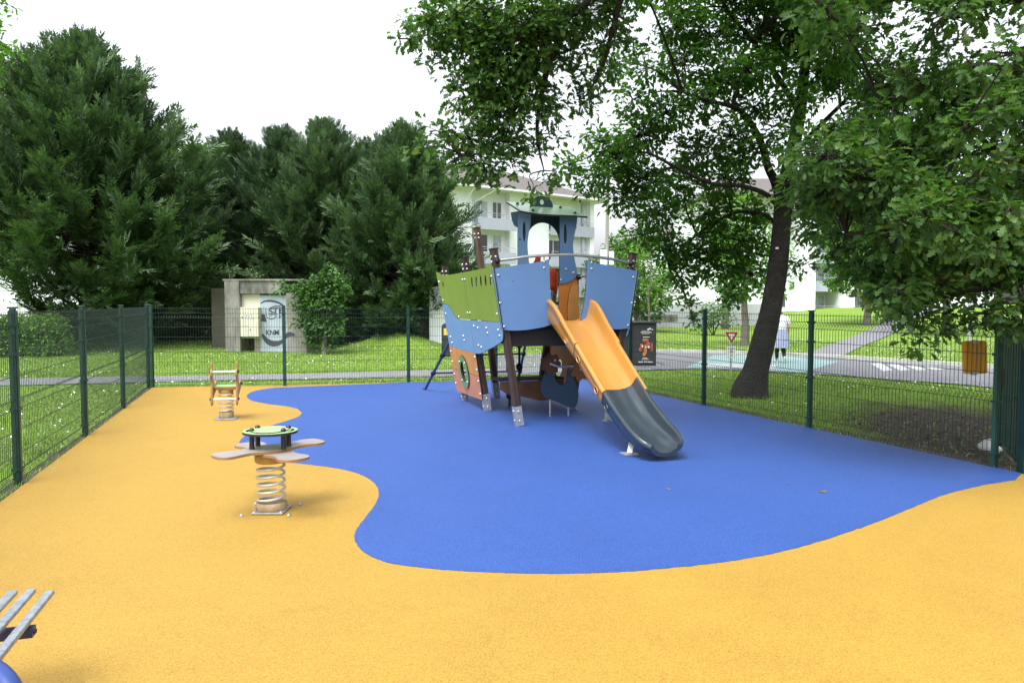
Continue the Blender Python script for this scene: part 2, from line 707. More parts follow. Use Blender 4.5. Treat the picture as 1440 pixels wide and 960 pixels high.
HP = 1.65                        # height of the fence posts
LF = [(-2.76, 254.3), (-3.25, 186), (-3.73, 147.3)]
cornerL = (-4.35 * HP, F * HP / 118)
leftP = [(a * HP, F * HP / b) for a, b in LF] + [cornerL]
d0 = (leftP[1][0] - leftP[0][0], leftP[1][1] - leftP[0][1])
leftP = [(leftP[0][0] - d0[0] * 2, leftP[0][1] - d0[1] * 2), (leftP[0][0] - d0[0], leftP[0][1] - d0[1])] + leftP
backP = [cornerL, (-2.79 * HP, F * HP / 115), (-1.344 * HP, F * HP / 108.6)]
bd = (backP[2][0] - backP[1][0], backP[2][1] - backP[1][1])
cornerR = (backP[2][0] + bd[0] * 1.55, backP[2][1] + bd[1] * 1.35)
rA, rB = (1.98 * HP, F * HP / 136.9), (2.518 * HP, F * HP / 167.2)
rd = (rB[0] - rA[0], rB[1] - rA[1])
rl = hypot(*rd)
rd = (rd[0] / rl, rd[1] / rl)
r0 = (rA[0] - rd[0] * 2.42, rA[1] - rd[1] * 2.42)
cornerR = (rA[0] - rd[0] * 4.75, rA[1] - rd[1] * 4.75)
backP += [(backP[2][0] + (cornerR[0] - backP[2][0]) * .5, backP[2][1] + (cornerR[1] - backP[2][1]) * .5), cornerR]
rG = (rB[0] + rd[0] * 2.62, rB[1] + rd[1] * 2.62)
gateP = (rB[0] + rd[0] * 2.92 + .02, rB[1] + rd[1] * 2.92)
rightP = [cornerR, r0, rA, rB, rG]


def inset(p, dx, dy):
    return (p[0] + dx, p[1] + dy)


far_r = (gateP[0] + rd[0] * 9, gateP[1] + rd[1] * 9)
e0 = leftP[0]
play = [inset(leftP[-1], .10, -.06), inset(backP[2], 0, -.06), inset(cornerR, -.03, -.08), inset(gateP, -.08, -.06), (gateP[0] + .7, gateP[1] - .75), (far_r[0], far_r[1]),
        (far_r[0], -4.0), (leftP[0][0] + 1.8, -4.0), inset(e0, .10, 0)]
mb = MB()
mb.prism(play[::-1], [], lambda u, v, w: (u, v, tilt(u) - .05 + w), .08)
tag(build(mb, 'orange_rubber_ground', ['orange rubber', 'soil']), 'orange wet-pour rubber safety surface with wavy inner edge', 'rubber surface', kind='structure')

blue_px = [(425, 583), (419, 589), (402, 595), (380, 602), (358, 610), (341, 619), (337, 629), (346, 638), (370, 646), (402, 653), (440, 657.5), (480, 663.5), (508, 671.5), (526, 683), (533, 697), (527, 715), (513, 734),
           (501, 751), (499, 764), (508, 779), (530, 792), (560, 800), (620, 807), (700, 811.5), (790, 813), (880, 810), (960, 803), (1040, 793), (1120, 776), (1200, 751), (1265, 726), (1325, 701), (1380, 687), (1428, 679)]
bl = [tuple(G(x, y).xy) for x, y in blue_px]
cur = [(x + R.gauss(0, .0022), y + R.gauss(0, .0022)) for x, y in crom(bl, 14)]
topb = [tuple(G(x, y).xy) for x, y in [(388, 547.2), (362, 551), (348, 557), (352, 564.5), (375, 570), (402, 573.5), (418, 577)]]
topc = crom(topb, 5)
L0 = leftP[-1]
poly = [q for q in cur]
poly += [(gateP[0] - .075, gateP[1] - .055), inset(cornerR, -.035, -.085), inset(backP[2], 0, -.065)]
poly += topc
mb = MB()
mb.prism(poly[::-1] if sum(a[0] * b[1] - b[0] * a[1] for a, b in zip(poly, poly[1:] + poly[:1])) < 0 else poly, [], lambda u, v, w: (u, v, tilt(u) + .0302 + w), .0042, 0, 0)
tag(build(mb, 'blue_rubber_ground', ['blue rubber']), 'blue wet-pour rubber safety surface under the play ship', 'rubber surface', kind='structure')
RUB = .034


def on_rubber(px, py):
    r = ray(px, py)
    t = -(HC - RUB) / (r.z + 0.007 * r.x)
    return Vector((0, 0, HC)) + r * t


def strip(name, left, right, matn, dz, label, cat='path', nsub=6):
    """ribbon that follows the terrain, between two edges given as ground points"""
    a = crom([tuple(p) for p in left], nsub)
    b = crom([tuple(p) for p in right], nsub)
    n = len(a)
    vs, fs = [], []
    K = 5
    for i in range(n):
        for k in range(K):
            t = k / (K - 1)
            x, y = a[i][0] * (1 - t) + b[i][0] * t, a[i][1] * (1 - t) + b[i][1] * t
            vs.append((x, y, terrain(x, y) + dz))
    for i in range(n - 1):
        for k in range(K - 1):
            fs.append((i * K + k, i * K + k + 1, (i + 1) * K + k + 1, (i + 1) * K + k))
    m = MB()
    m.add(vs, fs)
    ob = build(m, name, matn)
    return tag(ob, label, cat, kind='structure')


def gp(*pts):
    return [tuple(G(x, y).xy) for x, y in pts]


strip('footpath', gp((-60, 545), (100, 541), (250, 537.5), (400, 535), (640, 530), (760, 527), (860, 524)), gp((-60, 535.5), (100, 531.5), (250, 529.5), (400, 527), (640, 520.5), (760, 518), (860, 514)), 'asphalt', .022,
      'narrow grey asphalt footpath running behind the back fence')
strip('road', gp((700, 526), (860, 523), (985, 520), (1129, 526), (1269, 536), (1401, 547), (1700, 590)), gp((700, 500), (860, 496), (985, 497), (1140, 503), (1269, 511), (1386, 519), (1640, 538)), 'road', .028,
      'grey asphalt road with painted markings behind the right fence', 'road')
strip('road_marking', gp((965, 518), (1060, 521), (1130, 525.5)), gp((1004, 500.5), (1090, 501.5), (1180, 509.5)), 'turquoise paint', .034, 'turquoise painted patch on the road', 'road marking')
strip('road_marking', gp((985, 517), (1040, 519), (1090, 520.5)), gp((990, 512.5), (1040, 513.5), (1092, 515)), 'white paint', .040, 'white band across the turquoise patch', 'road marking')
for k in range(4):
    x0 = 1232 + k * 24
    strip('road_marking', gp((x0 - 8, 512.5 + k * 1.4), (x0 + 10 , 523 - k * .6 + .6)), gp((x0 + 6, 511.8 + k * 1.5), (x0 + 24, 522 - k * .3)), 'white paint', .036, 'white stripe of the zebra marking on the road', 'road marking', 2)
strip('side_path', gp((1121, 500), (1200, 477), (1260, 464), (1320, 452)), gp((1178, 505), (1222, 485), (1275, 471), (1345, 456)), 'asphalt', .03, 'grey path climbing the lawn from the road')
# narrow strip of bare soil along the foot of the fences
def soil_strip(pts, w0, w1, label):
    vs, fs = [], []
    q = []
    for a, b in zip(pts, pts[1:]):
        n = max(2, int(hypot(b[0] - a[0], b[1] - a[1]) / .25))
        q += [(a[0] + (b[0] - a[0]) * i / n, a[1] + (b[1] - a[1]) * i / n) for i in range(n)]
    q.append(pts[-1])
    rs = random.Random(len(pts))
    for i, p in enumerate(q):
        a, b = q[max(0, i - 1)], q[min(len(q) - 1, i + 1)]
        d = Vector((b[0] - a[0], b[1] - a[1])).normalized()
        n = Vector((-d.y, d.x))
        u, v = w0 + rs.uniform(-.03, .03), w1 + rs.uniform(-.06, .06)
        for o in (u, v):
            x, y = p[0] + n.x * o, p[1] + n.y * o
            vs.append((x, y, terrain(x, y) + .012))
    fs = [(2 * i, 2 * i + 1, 2 * i + 3, 2 * i + 2) for i in range(len(q) - 1)]
    m = MB()
    m.add(vs, fs)
    tag(build(m, 'soil_strip', 'soil'), label, 'soil', kind='structure')


soil_strip(leftP, -.16, .10, 'thin strip of bare soil along the foot of the left fence')
soil_strip(backP, -.16, .06, 'thin strip of bare soil along the foot of the back fence')
soil_strip(rightP + [gateP], -.12, .22, 'strip of bare soil along the foot of the right fence')
# kerb along the far side of the road
kp = crom(gp((885, 496), (985, 496.4), (1140, 502), (1269, 510), (1386, 518), (1600, 533)), 6)
mb = MB()
for a, b in zip(kp, kp[1:]):
    mb.bar((a[0], a[1], terrain(*a[:2]) + .055), (b[0], b[1], terrain(*b[:2]) + .055), .14, .13)
tag(build(mb, 'kerb', 'kerb'), 'pale kerb along the far edge of the road', 'kerb', kind='structure')
# ------------------------------------------------------------------ fences
HZ = [.07, .16, .30, .52, .72, .81, 1.02, 1.22, 1.40, 1.49, 1.585]
VZ = [(.03, 0), (.07, 0), (.115, .045), (.16, 0), (.72, 0), (.765, .045), (.81, 0), (1.40, 0), (1.445, .045), (1.49, 0), (1.61, 0)]


def mesh_panel(a, b, side):
    """welded wire panel from post a to post b, folds pushed out by side"""
    mb = MB()
    a, b = Vector((a[0], a[1], 0)), Vector((b[0], b[1], 0))
    d = b - a
    L = d.length
    d.normalize()
    nrm = Vector((-d.y, d.x, 0)) * side
    a = a + d * .035
    L -= .07
    n = int(round(L / .05))
    r = .0021
    for i in range(n + 1):
        p = a + d * (L * i / n)
        z0 = tilt(p.x)
        vs, fs = [], []
        for z, o in VZ:
            c = p + nrm * o
            for dx, dn in ((-r, -r), (r, -r), (r, r), (-r, r)):
                vs.append(c + d * dx + nrm * dn + Vector((0, 0, z0 + z)))
        for k in range(len(VZ) - 1):
            for q in range(4):
                fs.append((k * 4 + q, k * 4 + (q + 1) % 4, k * 4 + 4 + (q + 1) % 4, k * 4 + 4 + q))
        mb.add(vs, fs)
    for z in HZ:
        p, q = a + nrm * -.006, a + d * L + nrm * -.006
        mb.bar(p + Vector((0, 0, tilt(p.x) + z)), q + Vector((0, 0, tilt(q.x) + z)), .0062)
    return mb


def fence_post(p, d, h=HP):
    """steel post: box section with a lighter flange and a cap"""
    mb = MB()
    z0 = tilt(p[0])
    a = atan2(d[1], d[0])
    M = Matrix.Translation((p[0], p[1], z0)) @ Matrix.Rotation(a, 4, 'Z')
    mb.box((-.03, -.022, -.1), (.03, .022, h - .012), M, 0, .005)
    mb.box((-.020, -.034, -.1), (.020, -.0225, h - .03), M, 1)
    mb.box((-.020, .0225, -.1), (.020, .034, h - .03), M, 0)
    return mb, M


def make_fence(pts, label, side, skip_first=False, skip_last=False):
    c = pts[len(pts) // 2]
    t = thing('mesh_fence', (c[0], c[1], tilt(c[0])), label, 'fence', 'green wire mesh fences round the playground')
    for i, p in enumerate(pts):
        q = pts[i + 1] if i + 1 < len(pts) else pts[i - 1]
        d = (q[0] - p[0], q[1] - p[1])
        if not ((skip_first and i == 0) or (skip_last and i == len(pts) - 1)):
            mb, M = fence_post(p, d)
            po = build(mb, 'post', ['fence green', 'fence green light'], t, True)
            cb = MB()
            cb.box((-.034, -.038, HP - .0115), (.034, .038, HP + .006), M, 0, .006)
            build(cb, 'cap', 'fence green', po, True)
            for z in (.16, .72, 1.22, 1.49):
                kb = MB()
                kb.box((-.038, -.041, z - .014), (.038, .041, z + .014), M)
                build(kb, 'clip', 'fence green', po, True)
        if i + 1 < len(pts):
            build(mesh_panel(p, q, side), 'mesh_panel', 'wire', t, True)
    return t


make_fence(leftP, 'green wire mesh fence along the left side beside the spring riders', 1)
make_fence([(backP[0][0] + .07, backP[0][1] + .02)] + backP[1:], 'green wire mesh fence across the back in front of the graffiti shelter', 1, False, True)
make_fence(rightP + [gateP], 'green wire mesh fence on the right in front of the leaning tree', 1, False, True)

# gate: a thick post and the leaf swung outward
t = thing('gate', (gateP[0], gateP[1], tilt(gateP[0])), 'dark green metal gate standing ajar at the right end of the fence', 'gate')
mb = MB()
mb.box((-.055, -.055, -.1), (.055, .055, 1.70), Matrix.Translation((gateP[0], gateP[1], tilt(gateP[0]))), 0, .008)
gpost = build(mb, 'gate_post', 'fence green', t, True)
mb = MB()
mb.box((-.06, -.06, 1.701), (.06, .06, 1.725), Matrix.Translation((gateP[0], gateP[1], tilt(gateP[0]))), 0, .008)
build(mb, 'cap', 'fence green', gpost, True)
h0 = Vector((gateP[0] + .05, gateP[1] + .12, tilt(gateP[0])))
h1 = Vector((gateP[0] + .44, gateP[1] + 1.02, tilt(gateP[0])))
mb = MB()
for p in (h0, h1):
    mb.bar(p + Vector((0, 0, .10)), p + Vector((0, 0, 1.56)), .06)
for z in (.12, 1.54):
    mb.bar(h0 + Vector((.0, .03, z)), h1 + Vector((0, -.03, z)), .05)
lf = build(mb, 'gate_leaf', 'fence green', t, True)
mb = MB()
for k in range(1, 8):
    p = h0.lerp(h1, k / 8)
    mb.bar(p + Vector((0, 0, .145)), p + Vector((0, 0, 1.515)), .022)
build(mb, 'gate_bars', 'fence green', lf, True)
mb = MB()
p = h1 + Vector((-.035, -.02, .92))
mb.box((-.03, -.05, -.14), (.012, .05, .10), Matrix.Translation(p), 0, .006)
mb.tube([p + Vector((-.03, 0, .03)), p + Vector((-.08, 0, .03)), p + Vector((-.08, -.10, .03))], .01)
build(mb, 'latch', 'black plastic', lf, True)
for z in (.35, 1.35):
    mb = MB()
    mb.tube([Vector((gateP[0] + .03, gateP[1] + .05, tilt(gateP[0]) + z)), h0 + Vector((0, -.02, z))], .016)
    build(mb, 'hinge', 'galvanised', gpost, True)

# orange board clamped to the right fence
c = P(1378.5, 502, 7.98)
fd = Vector((rd[0], rd[1], 0))
fn_ = Vector((-rd[1], rd[0], 0))          # to the outside (right)
if fn_.x < 0:
    fn_ = -fn_
tt = (c.x - rA[0]) * rd[0] + (c.y - rA[1]) * rd[1]
c = Vector((rA[0] + rd[0] * tt, rA[1] + rd[1] * tt, c.z)) + fn_ * .075
t = thing('sign_board', c - Vector((0, 0, .2)), 'orange ribbed plastic board clamped to the fence near the gate', 'sign')
ax = (fd * -.55 + fn_ * -.83) * -1
ax = Vector((.93, -.36, 0)).normalized()
ou = Vector((ax.y, -ax.x, 0)) * -1
mb = MB()
wd, hh = .118, .182
rr = .03
ol = []
for cx, cy, a0 in ((wd - rr, -hh + rr, -pi / 2), (wd - rr, hh - rr, 0), (-wd + rr, hh - rr, pi / 2), (-wd + rr, -hh + rr, pi)):
    ol += [(cx + rr * cos(a0 + k * pi / 8), cy + rr * sin(a0 + k * pi / 8)) for k in range(5)]
tl = .05
mb.prism(ol, [], lambda u, v, w: c + ax * (u - tl * v) + Vector((0, 0, v + tl * u)) + ou * w, .012, 0, 0)
sb = build(mb, 'board', 'sign orange', t, True)
mb = MB()
for k in range(-2, 3):
    u = k * .040
    mb.bar(c + ax * u + Vector((0, 0, -hh + .03)) - ou * .006, c + ax * (u) + Vector((0, 0, hh - .03)) - ou * .006, .022, .011)
build(mb, 'rib', 'sign orange', sb, True)
for v in (-hh + .008, hh - .008):
    mb = MB()
    mb.box((-.028, -.02, -.018), (.028, .03, .018), Matrix.Translation(c + Vector((0, 0, v)) - ou * .01), 0, .006)
    build(mb, 'clamp', 'galvanised', t, True)

# pale stone outside the gate
mb = MB()
bm = bmesh.new()
bmesh.ops.create_icosphere(bm, subdivisions=3, radius=1)
rs = random.Random(4)
for v in bm.verts:
    k = 1 + .10 * sin(5 * v.co.x + 2) * cos(4 * v.co.y) + .06 * sin(9 * v.co.z)
    v.co = Vector((v.co.x * .15 * k, v.co.y * .11 * k, max(-.3, v.co.z) * .10 * k + .02))
sp = Vector((5.80, 8.70, terrain(5.80, 8.70)))
bm.verts.index_update()
mb.add([v.co + sp for v in bm.verts], [[v.index for v in f.verts] for f in bm.faces], 0, True)
bm.free()
tag(build(mb, 'stone', 'stone pale'), 'pale rounded stone lying on the soil behind the gate', 'stone')

# ------------------------------------------------------------------ play ship (local frame: x = right along the stern, y = towards the bow)
YAW = radians(19.4)
SO = Vector((.1, 9.97, tilt(.7) + RUB))
ship = thing('play_ship', SO, 'blue and green climbing ship with cabin and orange slide on the blue surface', 'play structure', rz=YAW)
ship_parts = []


def sp_(mb, name, mats, parent=None, label=None):
    return build(mb, name, mats, parent or ship, False, label)


MID = .69
LEAN = .153


def post(x, y, top, zt, foot=.27, m='post brown', side=0, w=.098, capm='black plastic'):
    b = Vector((x, y, .012))
    e = Vector((top[0], top[1], zt))
    mb = MB()
    dz = (e - b).normalized()
    mb.bar(b + dz * foot, e, w, mi=0, up=(0, 1, 0), groove=.009)
    p = sp_(mb, 'post', m)
    mb = MB()
    mb.bar(b, b + dz * (foot + .0), w + .010, up=(0, 1, 0))
    mb.box((-.075, -.075, -.012), (.075, .075, .002), Matrix.Translation((b.x, b.y, 0)))
    f = sp_(mb, 'foot', 'galvanised', p)
    for k in (.07, .20):
        q = b + dz * k
        for dv_ in ((0, -1, .05), (-1, 0, .05)):
            mb = MB()
            mb.dome(q + Vector((dv_[0], dv_[1], 0)) * ((w + .010) / 2), dv_, .017, .012)
            sp_(mb, 'foot_bolt', 'bolt', p)
    mb = MB()
    mb.bar(e - dz * .001, e + dz * .018, w + .008, up=(0, 1, 0))
    sp_(mb, 'cap', capm, p)
    for k in (.10, .17):
        q = e - dz * k
        for dv_ in ((0, -1, .1), (-1, 0, .1)):
            mb = MB()
            mb.dome(q + Vector((dv_[0], dv_[1], 0)) * (w / 2), dv_, .019)
            sp_(mb, 'bolt', 'bolt', p)
    return p


def lx(z, out=0.0):
    return -LEAN * z - out


for y, zt in ((0, 2.42), (1.46, 2.39), (2.76, 2.34)):
    post(0, y, (lx(zt), y), zt)
for y, zt in ((0, 2.40), (2.76, 2.30)):
    post(2 * MID, y, (2 * MID - lx(zt), y), zt)
post(2 * MID, 1.30, (2 * MID - lx(1.95), 1.30), 1.95)
post(.64, 2.95, (.33, 3.12), 3.03, .27, 'mast brown', w=.105, capm='post brown')


def hull(mirror, off):
    def fn(u, v, w):
        x = lx(v, off + w)
        if mirror:
            x = 2 * MID - x
        return Vector((x, u, v))
    return fn


def slot(cx, cz, a, b, lean=0, n=10):
    return [(cx + x + lean * y, cz + y) for x, y in ell(0, 0, a, b, n)]


def hull_side(mirror):
    f = hull(mirror, .058)
    # green upper boards
    mb = MB()
    o1 = [(-.10, 1.445), (1.425, 1.445), (1.425, 2.168), (.7, 2.175), (-.10, 2.19)]
    mb.prism(o1, [slot(y, 2.01, .036, .078, -.25) for y in (.10, .325, .55, .775, 1.0)], f, .017)
    g1 = sp_(mb, 'hull_board', ['ship green', 'board edge'])
    mb = MB()
    o2 = [(1.432, 1.445), (2.02, 1.445)] + crom([(2.12, 1.45), (2.28, 1.49), (2.42, 1.57), (2.58, 1.655), (2.78, 1.69), (3.03, 1.69)], 4) + [(3.14, 2.25), (2.95, 2.225), (2.78, 2.18), (2.2, 2.165), (1.432, 2.168)]
    mb.prism(o2, [slot(2.76, 2.02, .036, .05, -.2)], f, .017)
    g2 = None if mirror else sp_(mb, 'hull_board', ['ship green', 'board edge'])      # the right side is open here: the way in
    # light blue lower boards
    mb = MB()
    o3 = [(1.425, 1.437)] + [(1.425, .925)] + crom([(1.3, .925), (1.1, .94), (.75, 1.01), (.35, 1.09), (.06, 1.16), (-.05, 1.20), (-.105, 1.29), (-.10, 1.437)], 4)
    mb.prism(o3, [], f, .017)
    b1 = sp_(mb, 'hull_board', ['hull light blue', 'board edge'])
    mb = MB()
    o4 = [(1.432, 1.437), (2.02, 1.437)] + crom([(2.13, 1.442), (2.29, 1.483), (2.43, 1.563), (2.585, 1.647), (2.78, 1.682), (3.03, 1.682)], 4) + [(2.98, .955), (2.0, .93), (1.432, .925)]
    mb.prism(o4[::-1], [], f, .017)
    b2 = sp_(mb, 'hull_board', ['hull light blue', 'board edge'])
    # domed bolts
    def bolts(par, pts):
        if par is None:
            return
        for y, z in pts:
            mb = MB()
            mb.dome(f(y, z, .017), (1 if mirror else -1, 0, .15), .021)
            sp_(mb, 'bolt', 'bolt', par)
    bolts(g1, [(.03, 2.06), (1.36, 2.06), (.03, 1.55), (1.36, 1.55)])
    bolts(g2, [(1.49, 2.06), (3.02, 2.07), (1.49, 1.55), (2.92, 1.75), (2.05, 1.48)])
    bolts(b1, [(.08, 1.33), (.05, 1.25), (.62, 1.34), (.60, 1.27), (1.25, 1.35), (1.05, 1.33), (1.15, 1.06), (1.02, 1.04)])
    bolts(b2, [(1.95, 1.17), (1.93, 1.10), (2.80, 1.12), (2.88, 1.52), (2.76, 1.02)])
    # orange and salmon side boards below, with the porthole
    f2 = hull(mirror, .058)
    cy, cz, ra, rb, zs = 2.22, .565, .165, .17, .565
    arc_u = [(cy + ra * cos(a), cz + rb * sin(a)) for a in np.linspace(0, pi, 12)]
    arc_d = [(cy + ra * cos(a), cz + rb * sin(a)) for a in np.linspace(pi, 2 * pi, 12)]
    mb = MB()
    mb.prism([(1.40, zs + .003), (cy - ra, zs + .003)] + arc_u[::-1][1:-1] + [(cy + ra, zs + .003), (3.02, zs + .003), (3.0, .96), (1.40, .93)], [], f2, .015)
    q1 = sp_(mb, 'side_board', ['board orange', 'board edge'])
    mb = MB()
    mb.prism([(1.40, zs - .003), (1.40, .19), (2.9, .16), (3.0, .26), (3.02, zs - .003), (cy + ra, zs - .003)] + arc_d[::-1][1:-1] + [(cy - ra, zs - .003)], [], f2, .015)
    q2 = sp_(mb, 'side_board', ['board salmon', 'board edge'])
    bolts(q1, [(1.46, .86), (1.46, .66), (2.94, .86), (2.95, .68)])
    bolts(q2, [(1.46, .48), (1.46, .28), (2.94, .46), (2.92, .30)])
    mb = MB()
    f3 = hull(mirror, .074)
    mb.prism(ell(cy, cz, .275, .275, 32), [ell(cy, cz, .165, .17, 28)], f3, .02)
    rg = sp_(mb, 'porthole_ring', ['ring green', 'board edge'])
    for a in (.8, 2.35, 3.95, 5.5):
        mb = MB()
        mb.dome(f3(cy + .22 * cos(a), cz + .22 * sin(a), .02), (1 if mirror else -1, 0, .15), .02)
        sp_(mb, 'bolt', 'bolt', rg)


hull_side(False)
hull_side(True)


# stern boards either side of the slide
def stern(mirror):
    def fn(u, v, w):
        return Vector((2 * MID - u if mirror else u, -.072 - w, v))
    mb = MB()
    lo = crom([(.505, 1.44), (.35, 1.375), (.10, 1.335), (-.12, 1.325), (-.285, 1.34)], 5)
    rt = crom([(.405, 2.30), (.412, 2.1), (.425, 1.85), (.46, 1.62), (.505, 1.44)], 5)[:-1]
    outl = [(-.425, 2.155), (.27, 2.262)] + rt + lo
    if not mirror:
        outl = outl[::-1]
        mb.prism(outl, [ell(-.12, 2.0, .008, .008, 8)], fn, .017)
    else:
        mb.prism(outl, [], fn, .017)
    s = sp_(mb, 'stern_board', ['ship blue', 'board edge'])
    for u, v in ((-.33, 2.09), (-.31, 1.72), (-.25, 1.40), (.33, 2.20), (.33, 2.285)):
        mb = MB()
        mb.dome(fn(u, v - .02, .017), (0, -1, .1), .019)
        sp_(mb, 'bolt', 'bolt', s)


stern(False)
stern(True)

# deck and skirts
mb = MB()
mb.box((-.13, .055, 1.335), (2 * MID + .13, 2.80, 1.385))
dk = sp_(mb, 'deck', 'deck dark')
mb = MB()
mb.prism([(-.12, 1.10), (1.50, 1.10), (1.54, 1.333), (-.17, 1.333)], [], lambda u, v, w: Vector((u, .062 - w, v)), .03)
sp_(mb, 'beam', 'deck dark', dk)
for y in (1.40, 2.72):
    mb = MB()
    mb.box((-.08, y, 1.18), (1.46, y + .05, 1.334))
    sp_(mb, 'beam', 'deck dark', dk)
for x in (-.10, 1.43):
    mb = MB()
    mb.box((x, .12, 1.12), (x + .05, 2.75, 1.334))
    sp_(mb, 'beam', 'deck dark', dk)

# curved handrail over the slide
mb = MB()
rl_ = [(-.33, -.02, 2.27), (-.1, -.06, 2.30), (.15, -.085, 2.335), (MID, -.10, 2.365), (1.25, -.085, 2.335), (1.5, -.06, 2.30), (1.70, -.02, 2.265)]
mb.tube(crom(rl_, 6), .021, 10)
hr = sp_(mb, 'handrail', 'steel tube')
for x in (-.33, 1.70):
    mb = MB()
    mb.lathe((x, .02, 2.27), [(.04, -.04), (.046, 0), (.046, .055), (.038, .085), (.02, .10)], 10, (0, -1, 0))
    sp_(mb, 'rail_bracket', 'black plastic', hr)
for x in (.33, 1.05):
    mb = MB()
    mb.tube([(x, -.075, 2.25), (x, -.09, 2.345)], .010, 6)
    sp_(mb, 'rail_clip', 'bolt', hr)

# cabin ------------------------------------------------
CY = .55


def cab(u, v, w):
    return Vector((u, CY - w, v))


mb = MB()
pl_in = crom([(.375, 3.02), (.365, 2.85), (.325, 2.62), (.325, 2.45), (.36, 2.2), (.39, 2.05)], 6)
mb.prism([(.17, 2.05), (.17, 3.02)][::1] + pl_in, [slot(.268, 2.73, .024, .15)], cab, .02)
cp1 = sp_(mb, 'cabin_pillar', ['hull light blue', 'board edge'])
mb = MB()
pr_out = crom([(1.115, 3.0), (1.09, 2.82), (1.045, 2.62), (1.045, 2.48), (1.085, 2.27), (1.12, 2.12)], 6)
pr_bot = crom([(1.12, 2.12), (1.02, 2.03), (.9, 1.99), (.825, 1.985)], 4)[1:]
mb.prism(([(.825, 3.0)] + pr_out + pr_bot), [slot(.915, 2.71, .022, .16)], cab, .02)
cp2 = sp_(mb, 'cabin_pillar', ['ship blue', 'board edge'])
for u, v in ((.93, 2.20), (1.05, 2.15), (.85, 2.04)):
    mb = MB()
    mb.dome(cab(u, v, .02), (0, -1, .1), .02)
    sp_(mb, 'bolt', 'bolt', cp2)
mb = MB()
mb.dome(cab(.20, 2.62, .02), (0, -1, .1), .014)
sp_(mb, 'bolt', 'black plastic', cp1)
# arched header at the back of the cabin
mb = MB()
arch = [(.70 + .27 * cos(a), 2.62 + .29 * sin(a)) for a in np.linspace(pi, 0, 18)]
mb.prism([(.32, 2.60), (.32, 3.05), (1.12, 3.05), (1.12, 2.60)][::-1] + arch, [], lambda u, v, w: Vector((u, CY + .34 - w, v)), .02)
sp_(mb, 'cabin_arch', ['navy', 'board edge'])
for x, sgn in ((.172, 1), (1.085, -1)):
    mb = MB()
    mb.prism([(CY + .003, 3.02), (CY + .003, 2.80)] + crom([(CY + .06, 2.80), (CY + .16, 2.84), (CY + .26, 2.94)], 3) + [(CY + .30, 3.04)], [], lambda u, v, w: Vector((x + w, u, v)), .02)
    sp_(mb, 'cabin_side', ['navy', 'board edge'])


def roofz(u, v):
    return 2.925 + .34 * (v - .30) + .16 * max(0, (.45 - u)) ** 1.3 * .8 - .05 * max(0, u - .95)


mb = MB()
N = 14
vs, fs = [], []
for w in (0, .026):
    for j in range(2):
        for i in range(N + 1):
            u = .125 + (1.165 - .125) * i / N
            v = (.30 if j == 0 else .92) + (0.03 * sin(pi * i / N) * (-1 if j == 0 else 1))
            vs.append(Vector((u, v, roofz(u, v) + w + .018)))
K = N + 1
for i in range(N):
    fs += [(i, K + i, K + i + 1, i + 1), (2 * K + i, 2 * K + i + 1, 3 * K + i + 1, 3 * K + i)]
mi = [0] * len(fs)
for i in range(N):
    fs += [(i, i + 1, 2 * K + i + 1, 2 * K + i), (K + i, 3 * K + i, 3 * K + i + 1, K + i + 1)]
fs += [(0, 2 * K, 3 * K, K), (N, K + N, 3 * K + N, 2 * K + N)]
mi += [1] * (2 * N + 2)
mb.add(vs, fs, mi)
rf = sp_(mb, 'cabin_roof', ['pale green', 'board edge'])
for u, v in ((.26, .80), (.36, .42), (.93, .76), (1.02, .42)):
    mb = MB()
    mb.dome((u, v, roofz(u, v) + .043), (0, -.2, 1), .026, .034)
    sp_(mb, 'roof_bolt', 'black plastic', rf)
mb = MB()
fin = [(.64 + .18 * cos(a), 3.135 + .16 * sin(a)) for a in np.linspace(0, pi, 22)] + [(.46, 3.04), (.82, 3.04)]
mb.prism(fin, [ell(.645, 3.205, .036, .04, 14)], lambda u, v, w: Vector((u, .80 - w, v)), .022)
sp_(mb, 'roof_fin', ['navy', 'board edge'], rf)
# orange cabin base boards
mb = MB()
mb.prism([(.825, 1.386), (1.16, 1.386), (1.15, 1.7), (1.125, 2.10), (.98, 2.02), (.825, 1.98)], [], lambda u, v, w: Vector((u, CY + .024 - w, v)), .02)
sp_(mb, 'cabin_base', ['cabin orange', 'board edge'])
mb = MB()
cv = crom([(.97, 1.386), (.955, 1.6), (.985, 1.85), (1.03, 1.98)], 5)
mb.prism(cv + [(1.125, 1.98), (1.16, 1.386)], [], lambda u, v, w: Vector((u, CY + .003 - w, v)), .018)
sp_(mb, 'cabin_base', ['board orange', 'board edge'])
mb = MB()
mb.prism([(.60, 1.386), (.823, 1.386), (.823, 1.98), (.70, 2.06), (.62, 1.9)], [], lambda u, v, w: Vector((u, CY + .44 - w * 1, v)), .02)
sp_(mb, 'cabin_base', ['cabin orange', 'board edge'])
mb = MB()
mb.prism([(.12, 1.386), (.40, 1.386), (.40, 2.10), (.12, 2.13)], [], lambda u, v, w: Vector((u, CY + .024 - w, v)), .02)
sp_(mb, 'cabin_base', ['board orange', 'board edge'])
for x in (.12, 1.14):
    mb = MB()
    mb.prism([(CY + .03, 1.386), (CY + .42, 1.386), (CY + .40, 2.05), (CY + .03, 2.05)], [], lambda u, v, w: Vector((x + w, u, v)), .02)
    sp_(mb, 'cabin_base', ['cabin orange', 'board edge'])
